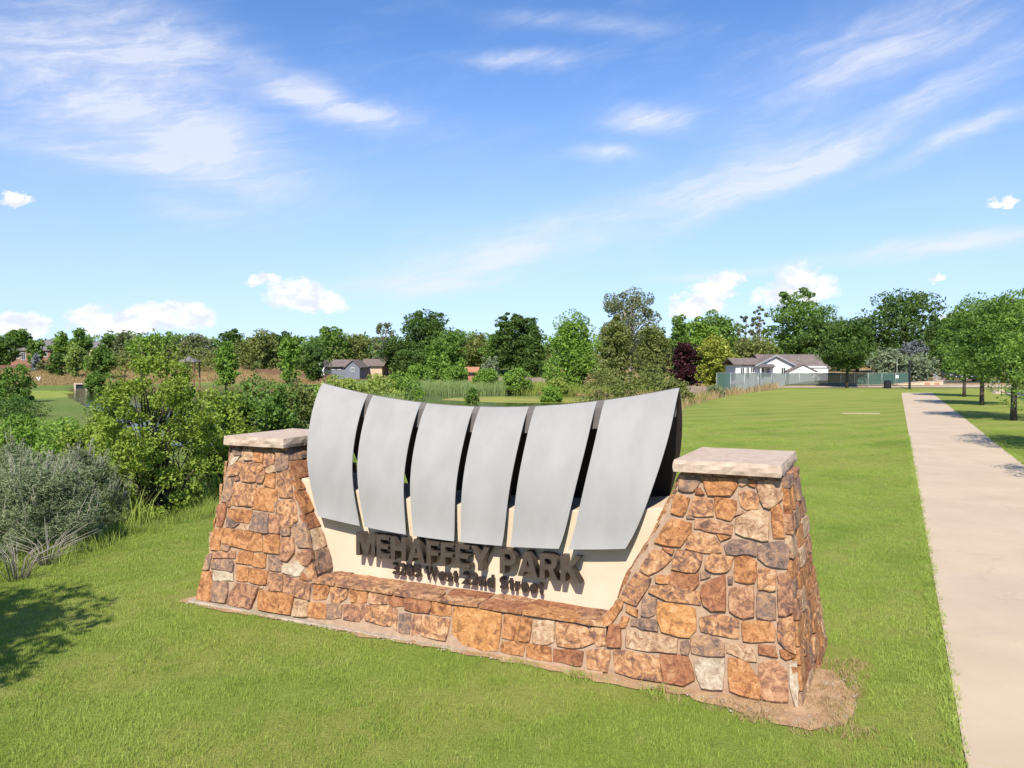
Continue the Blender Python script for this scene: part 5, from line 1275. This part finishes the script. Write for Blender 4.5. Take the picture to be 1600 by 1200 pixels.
simple_house('grey_roof_house', 74, 262, 30, 532, 540, 560, M_tanwall, M_roofg, 'pale house whose grey roof shows above the brown house', 10, [(76, 80, 543, 548)])
simple_house('far_house', 152, 262, 26, 534, 543, 566, M_tanwall, M_roofg, 'small pale house roof showing between trees right of the pair', 9, [(150, 154, 546, 551)])
simple_house('blue_house', 535, 178, 34, 563, 572, 583, M_bluegrey, M_roofb, 'blue grey house with brown roof, gable end to the right', 9, [(519, 523, 572, 577), (528, 532, 572, 577)])
o = simple_house('blue_gable_house', 551, 172, 22, 563, 573, 584, M_bluegrey, M_roofb, 'blue grey gable end facing the pond right of the long roof', 9, [(549, 553, 575, 580)], True)
simple_house('brown_roof_house', 582, 182, 30, 562, 571, 583, M_tanwall, M_roofb, 'tan house with brown roof right of the blue grey gable', 9, [(575, 579, 573, 578)])
simple_house('white_gable_house', 497, 186, 20, 562, 572, 583, M_white, M_roofb, 'white gable of a house half hidden by the dark round tree', 8, [(495, 499, 574, 579)], True)
simple_house('rust_shed', 737, 140, 13, 575, 580, 588, M_rust, M_rust, 'small rust red shed behind the light green bushes', 3, [(735.5, 737.5, 582, 585)])
# park shelter
px, Y = 296, 150; s = Y/1220; x = at(px, Y); z0 = H1(x, Y); sh = empty('park_shelter', (x, Y, z0)); tag(sh, 'small dark park shelter with grey pyramid roof beyond the pond', 'shelter')
zt = 2.9-(557-570)*s-z0; ze = 2.9-(565-570)*s-z0
vv = [(-1.7, -1.7, ze), (1.7, -1.7, ze), (1.7, 1.7, ze), (-1.7, 1.7, ze), (0, 0, zt), (-1.7, -1.7, ze-.12), (1.7, -1.7, ze-.12), (1.7, 1.7, ze-.12), (-1.7, 1.7, ze-.12)]
mesh('roof', vv, [(0, 1, 4), (1, 2, 4), (2, 3, 4), (3, 0, 4), (5, 8, 7, 6), (0, 5, 6, 1), (1, 6, 7, 2), (2, 7, 8, 3), (3, 8, 5, 0)], M_roofg, sh)
for sx_ in (-1, 1):
    for sy_ in (-1, 1): box('post', sx_*1.4-.1, sx_*1.4+.1, sy_*1.4-.1, sy_*1.4+.1, -.2, ze-.12, M_woodb, sh)
box('bench', -1, 1, -.25, .25, .40, .48, M_woodb, sh)
# culvert headwall on the pond bank
x = at(127, 152); z0 = H1(x, 152); cu_ = empty('culvert', (x, 152, z0-.1)); tag(cu_, 'pale concrete culvert end in the far pond bank, left', 'culvert')
boxes('headwall', [(-1.3, -.95, -.3, .3, -.3, .75), (.95, 1.3, -.3, .3, -.3, .75), (-.95, .95, -.3, .3, .5, .75)], M_kerb, cu_); box('opening_shade', -.95, .95, .05, .25, -.3, .5, M_black, cu_)  # solid black block stands in for the shade inside the culvert mouth
x = at(60, 175); z0 = H1(x, 175); mk = empty('marker_post', (x, 175, z0)); tag(mk, 'small white V shaped marker in the meadow at far left', 'marker')
prism('marker_plate', [(-.5, 1.2), (-.12, .2), (.12, .2), (.5, 1.2), (.22, 1.2), (0, .6), (-.22, 1.2)], -.03, .03, M_white, mk); box('post', -.04, .04, .03, .09, 0, .9, M_galv, mk)

# ------------------------------------------------------------------ FENCES
def fence_root(name, label): o = empty(name, (0, 0, 0)); return tag(o, label, 'fence')
sf = fence_root('screen_fence', 'chain link fence hung with green privacy mesh in front of the white house')
posts = [1120+i*(1421-1120)/14. for i in range(15)]; YF = 97.
for i, px in enumerate(posts):
    x = at(px, YF); z0 = H1(x, YF); tubes('post', [([(x, YF, z0-.1), (x, YF, 1.92)], [.035, .035])], M_galv, sf)
    if i < 14:
        x1 = at(posts[i+1], YF); z1 = H1(x1, YF)
        o = mesh('privacy_mesh', [(x+.04, YF-.02, z0+.08), (x1-.04, YF-.02, z1+.08), (x1-.04, YF-.02, 1.86), ((x+x1)/2, YF-.02, 1.83), (x+.04, YF-.02, 1.86)], [(0, 1, 2, 3, 4)], M_screeng if i in (1, 2, 3, 4, 5, 6, 7) else M_screen, sf)
        tubes('top_rail', [([(x, YF, 1.88), (x1, YF, 1.88)], [.022, .022])], M_galv, sf)
def board_fence(name, label, p0, Y0, p1, Y1, h, mat, bw=.14, n_post=None):
    root = fence_root(name, label); x0, x1 = at(p0, Y0), at(p1, Y1); L = math.hypot(x1-x0, Y1-Y0); n = int(L/bw); V_, F_ = [], []
    dx, dy = (x1-x0)/L, (Y1-Y0)/L
    for i in range(n):
        cx, cy = x0+dx*bw*(i+.5), Y0+dy*bw*(i+.5); z = H1(cx, cy); hw_ = bw*.46; t = random.uniform(-.01, .01); hh_ = h+random.uniform(-.02, .02); k = len(V_)
        for (a, b, c_) in box_vf(-hw_, hw_, -.012, .012, -.1, hh_)[0]: V_.append((cx+dx*a-dy*(b+t), cy+dy*a+dx*(b+t), z+c_))
        F_ += [tuple(j+k for j in q) for q in box_vf(0, 1, 0, 1, 0, 1)[1]]
    tag(mesh('boards', V_, F_, mat, root), kind='stuff')
    m_ = max(2, int(L/2.4)+1)
    for i in range(m_):
        cx, cy = x0+dx*L*i/(m_-1), Y0+dy*L*i/(m_-1); z = H1(cx, cy); box('post', cx-.06, cx+.06, cy+.03, cy+.15, z-.1, z+h+.04, mat, root)
    return root
board_fence('board_fence', 'grey weathered wooden fence below the purple leaved tree', 1046, 107, 1121, 104, 1.55, M_wood)
board_fence('board_fence', 'grey brown wooden fence behind the dry grass, before the dark twin trees', 770, 165, 862, 165, 1.5, M_wood, .2)
board_fence('board_fence', 'brown wooden fence in front of the far left brown house', -6, 205, 84, 205, 1.3, M_woodb, .25)
board_fence('board_fence', 'low brown fence below the golden cottonwood', 400, 196, 500, 182, 1.2, M_woodb, .25)
board_fence('board_fence', 'brown wooden fence along the blue grey houses', 500, 166, 612, 164, 1.2, M_woodb, .22)
# ------------------------------------------------------------------ RIGHT SIDE FURNITURE
tw = empty('tan_wall', (0, 0, 0)); tag(tw, 'low tan block wall of the underpass with two rust coloured panels', 'wall')
Yw = 96.5; xa, xb = at(1398, Yw), at(1474, Yw); za, zb_ = H1(xa, Yw), H1(xb, Yw)
prism('wall_body', [(xa, za-.3), (xb, zb_-.3), (xb, .90), (at(1440, Yw), .78), (xa, za+.12)], Yw, Yw+.35, M_tanwall, tw)
prism('wall_coping', [(xa, za+.125), (at(1440, Yw), .785), (xb+.05, .905), (xb+.05, .975), (at(1440, Yw), .855), (xa, za+.195)], Yw-.05, Yw+.40, M_kerb, tw)
for (a, b) in ((1445, 1453), (1460, 1468)): box('rust_panel', at(a, Yw), at(b, Yw), Yw-.03, Yw-.003, -.0+.12, .68, M_rust, tw)
rl = empty('ramp_railing', (0, 0, 0)); tag(rl, 'sloping pale ramp railing above the right end of the tan wall', 'railing')
for k in range(4):
    a, b = at(1458+k*1.5, 99), at(1478+k*1.5, 99); tubes('rail', [([(a, 99+k*.1, 1.75-k*.24), (b, 99+k*.1, .95-k*.2)], [.04, .04])], M_galv, rl)
for k in range(4):
    a = at(1460+k*5.5, 99); tubes('baluster', [([(a, 99.2, .2), (a, 99.2, 1.7-.23*k)], [.03, .03])], M_galv, rl)
x = at(1387, 92.5); z0 = H1(x, 92.5); tcn = empty('trash_can', (x, 92.5, z0)); tag(tcn, 'black round litter bin at the end of the lawn left of the path', 'litter bin')
vv = []; n = 14
for (r_, z) in ((.34, 0), (.37, .05), (.37, .78), (.40, .80), (.40, .86), (.30, .93), (.16, .97)):
    for j in range(n): vv.append((r_*math.cos(2*math.pi*j/n), r_*math.sin(2*math.pi*j/n), z))
mesh('bin_body', vv, [(i*n+j, i*n+(j+1) % n, (i+1)*n+(j+1) % n, (i+1)*n+j) for i in range(6) for j in range(n)]+[tuple(6*n+j for j in range(n))], M_black, tcn)
boxes('slats', [(.375*math.cos(a)-.02, .375*math.cos(a)+.02, .375*math.sin(a)-.02, .375*math.sin(a)+.02, .08, .76) for a in np.linspace(0, 2*math.pi, 13)[:-1]], M_black, tcn)
x = at(1421.5, 90.5); z0 = H1(x, 90.5); bp = empty('bollard_post', (x, 90.5, z0)); tag(bp, 'tall slim black light post at the far end of the path', 'light post')
box('shaft', -.10, .10, -.10, .10, -.1, 3.0, M_black, bp, .01); box('light_head', -.13, .13, -.13, .13, 3.0, 3.35, M_black, bp, .02); box('base_plate', -.2, .2, -.2, .2, 0, .06, M_black, bp)
x = at(1401.5, 95.); z0 = H1(x, 95.); sp_ = empty('sign_post', (x, 95., z0)); tag(sp_, 'thin grey pole with a small white plate between the litter bin and the black post', 'sign post')
tubes('pole', [([(0, 0, -.1), (0, 0, 3.4)], [.035, .03])], M_galv, sp_); box('plate', -.18, .18, -.06, -.03, 1.02, 1.36, M_white, sp_)
# stake by the nearest row tree and other poles
a = PQ(6.35, 49.2); st = empty('tree_stake', (a.x, a.y, H1(a.x, a.y))); tag(st, 'thin steel stake right of the thick dark street tree trunk', 'stake')
tubes('stake_rod', [([(0, 0, -.1), (0, 0, 3.0)], [.035, .035])], M_galv, st); tubes('tie', [([(0, 0, 1.6), (-.7, -.1, 1.65)], [.012, .012])], M_black, st)
x = at(1549, 84); sp2 = empty('street_sign_post', (x, 84, H1(x, 84))); tag(sp2, 'thin white post at the kerb between the second and third street trees', 'post')
tubes('pole', [([(0, 0, -.1), (0, 0, 2.6)], [.04, .04])], M_galv, sp2); box('plate', -.2, .2, -.06, -.04, 2.1, 2.6, M_white, sp2)
x = at(1561, 78); ub = empty('utility_pedestal', (x, 78, H1(x, 78))); tag(ub, 'small pale utility pedestal with a pole on the grass by the kerb', 'utility box')
prism('pedestal_base', [(-.55, -.1), (.55, -.1), (.35, .45), (-.35, .45)], -.3, .3, M_kerb, ub); tubes('pole', [([(0, 0, .4), (0, 0, 2.4)], [.05, .045])], M_galv, ub)
a = (20.8, 46.5); ls = empty('lawn_strip_cover', (a[0], a[1], H1(*a))); tag(ls, 'thin pale strip cover lying in the lawn left of the path', 'cover strip')
box('strip_cover', -1.1, 1.1, -.10, .10, -.02, .035, M_kerb, ls, .008)
# ------------------------------------------------------------------ CARS
def car(x, y, rz, mat, label, L=4.6, Wd=1.85, Ht=1.7, pickup=False):
    z = H1(x, y)+.03; o = empty('parked_car', (x, y, z), rz); tag(o, label, 'car', 'cars on the street')
    hw_ = Wd/2
    def ring(y_, w_, zb, zt, sh): return [(-w_, y_, zb), (-w_*1.0, y_, zb+(zt-zb)*.55), (-w_*sh, y_, zt), (w_*sh, y_, zt), (w_, y_, zb+(zt-zb)*.55), (w_, y_, zb)]
    secs = [(-L/2, hw_*.86, .34, .72, .86), (-L/2+.25, hw_*.97, .26, .90, .88), (-L/2+1.15, hw_, .24, 1.02, .90), (-L/2+1.9, hw_, .24, 1.05, .92), (L/2-1.1, hw_, .24, 1.06, .92), (L/2-.2, hw_*.97, .26, 1.04, .9), (L/2, hw_*.9, .36, .92, .88)]
    vv = []; ff = []
    for s in secs: vv += ring(*s)
    for i in range(len(secs)-1):
        for j in range(6): ff.append((6*i+j, 6*i+(j+1) % 6, 6*i+6+(j+1) % 6, 6*i+6+j))
    ff += [(0, 5, 4, 3, 2, 1), tuple(6*(len(secs)-1)+j for j in range(6))]
    b = mesh('body', vv, ff, mat, o, False)
    y0, y1 = -L/2+1.1, (L/2-.15 if not pickup else L/2-2.0); zt = Ht
    cab = [(-hw_*.88, y0, 1.0), (hw_*.88, y0, 1.0), (hw_*.88, y1, 1.02), (-hw_*.88, y1, 1.02), (-hw_*.70, y0+.75, zt), (hw_*.70, y0+.75, zt), (hw_*.72, y1-.35, zt), (-hw_*.72, y1-.35, zt)]
    mesh('cabin', cab, [(4, 5, 6, 7), (0, 1, 5, 4), (1, 2, 6, 5), (2, 3, 7, 6), (3, 0, 4, 7)], mat, o)
    def lerp(a, b, t): return tuple(a[i]+(b[i]-a[i])*t for i in range(3))
    def pane(i, j, k, l, off, name='window'):
        A, B, C_, D_ = cab[i], cab[j], cab[k], cab[l]; pts = [lerp(lerp(A, B, s), lerp(D_, C_, s), t) for s, t in ((.08, .12), (.92, .12), (.92, .88), (.08, .88))]
        mesh(name, [tuple(p[q]+off[q] for q in range(3)) for p in pts], [(0, 1, 2, 3)], M_glass, o)
    pane(0, 1, 5, 4, (0, -.012, .006), 'windscreen'); pane(1, 2, 6, 5, (.012, 0, .004)); pane(3, 0, 4, 7, (-.012, 0, .004)); pane(2, 3, 7, 6, (0, .012, .004), 'rear_window')
    for sx_ in (-1, 1):
        for yy in (-L/2+.85, L/2-.9):
            n = 16; vv = []
            for xx in (-.11, .11):
                for j in range(n): vv.append((xx, .34*math.cos(2*math.pi*j/n), .34*math.sin(2*math.pi*j/n)))
            wl = mesh('wheel', vv, [tuple(range(n)), tuple(range(2*n-1, n-1, -1))]+[(j, j+n, (j+1) % n+n, (j+1) % n) for j in range(n)], M_tyre, o); wl.location = (sx_*(hw_-.10), yy, .34)
            vv2 = [(.0, .19*math.cos(2*math.pi*j/12), .19*math.sin(2*math.pi*j/12)) for j in range(12)]; rm = mesh('rim', vv2, [tuple(range(12))], M_galv, wl); rm.location = (sx_*.115, 0, 0)
        box('headlight', sx_*hw_*.62-.16, sx_*hw_*.62+.16, -L/2-.01, -L/2+.10, .62, .76, M_lamp, o)
        box('side_mirror', sx_*(hw_+.02)-.09, sx_*(hw_+.02)+.09, y0+.35, y0+.45, 1.05, 1.18, mat, o)
    box('grille', -hw_*.38, hw_*.38, -L/2-.012, -L/2+.05, .48, .70, M_black, o); box('licence_plate', -.15, .15, -L/2-.03, -L/2-.015, .38, .48, M_white, o); box('bumper', -hw_*.8, hw_*.8, -L/2-.06, -L/2+.1, .26, .36, M_black, o)
    return o
car(at(1486, 116), 116, -.25, M_carblue, 'navy blue car with lights facing the camera at the far end of the street')
car(at(1524, 108), 108, -.9, M_carblack, 'black pickup truck behind the second street tree trunk', 5.2, 1.95, 1.8, True)
car(at(1592, 104), 104, 1.2, M_carred, 'dark red car at the right edge beyond the street trees')
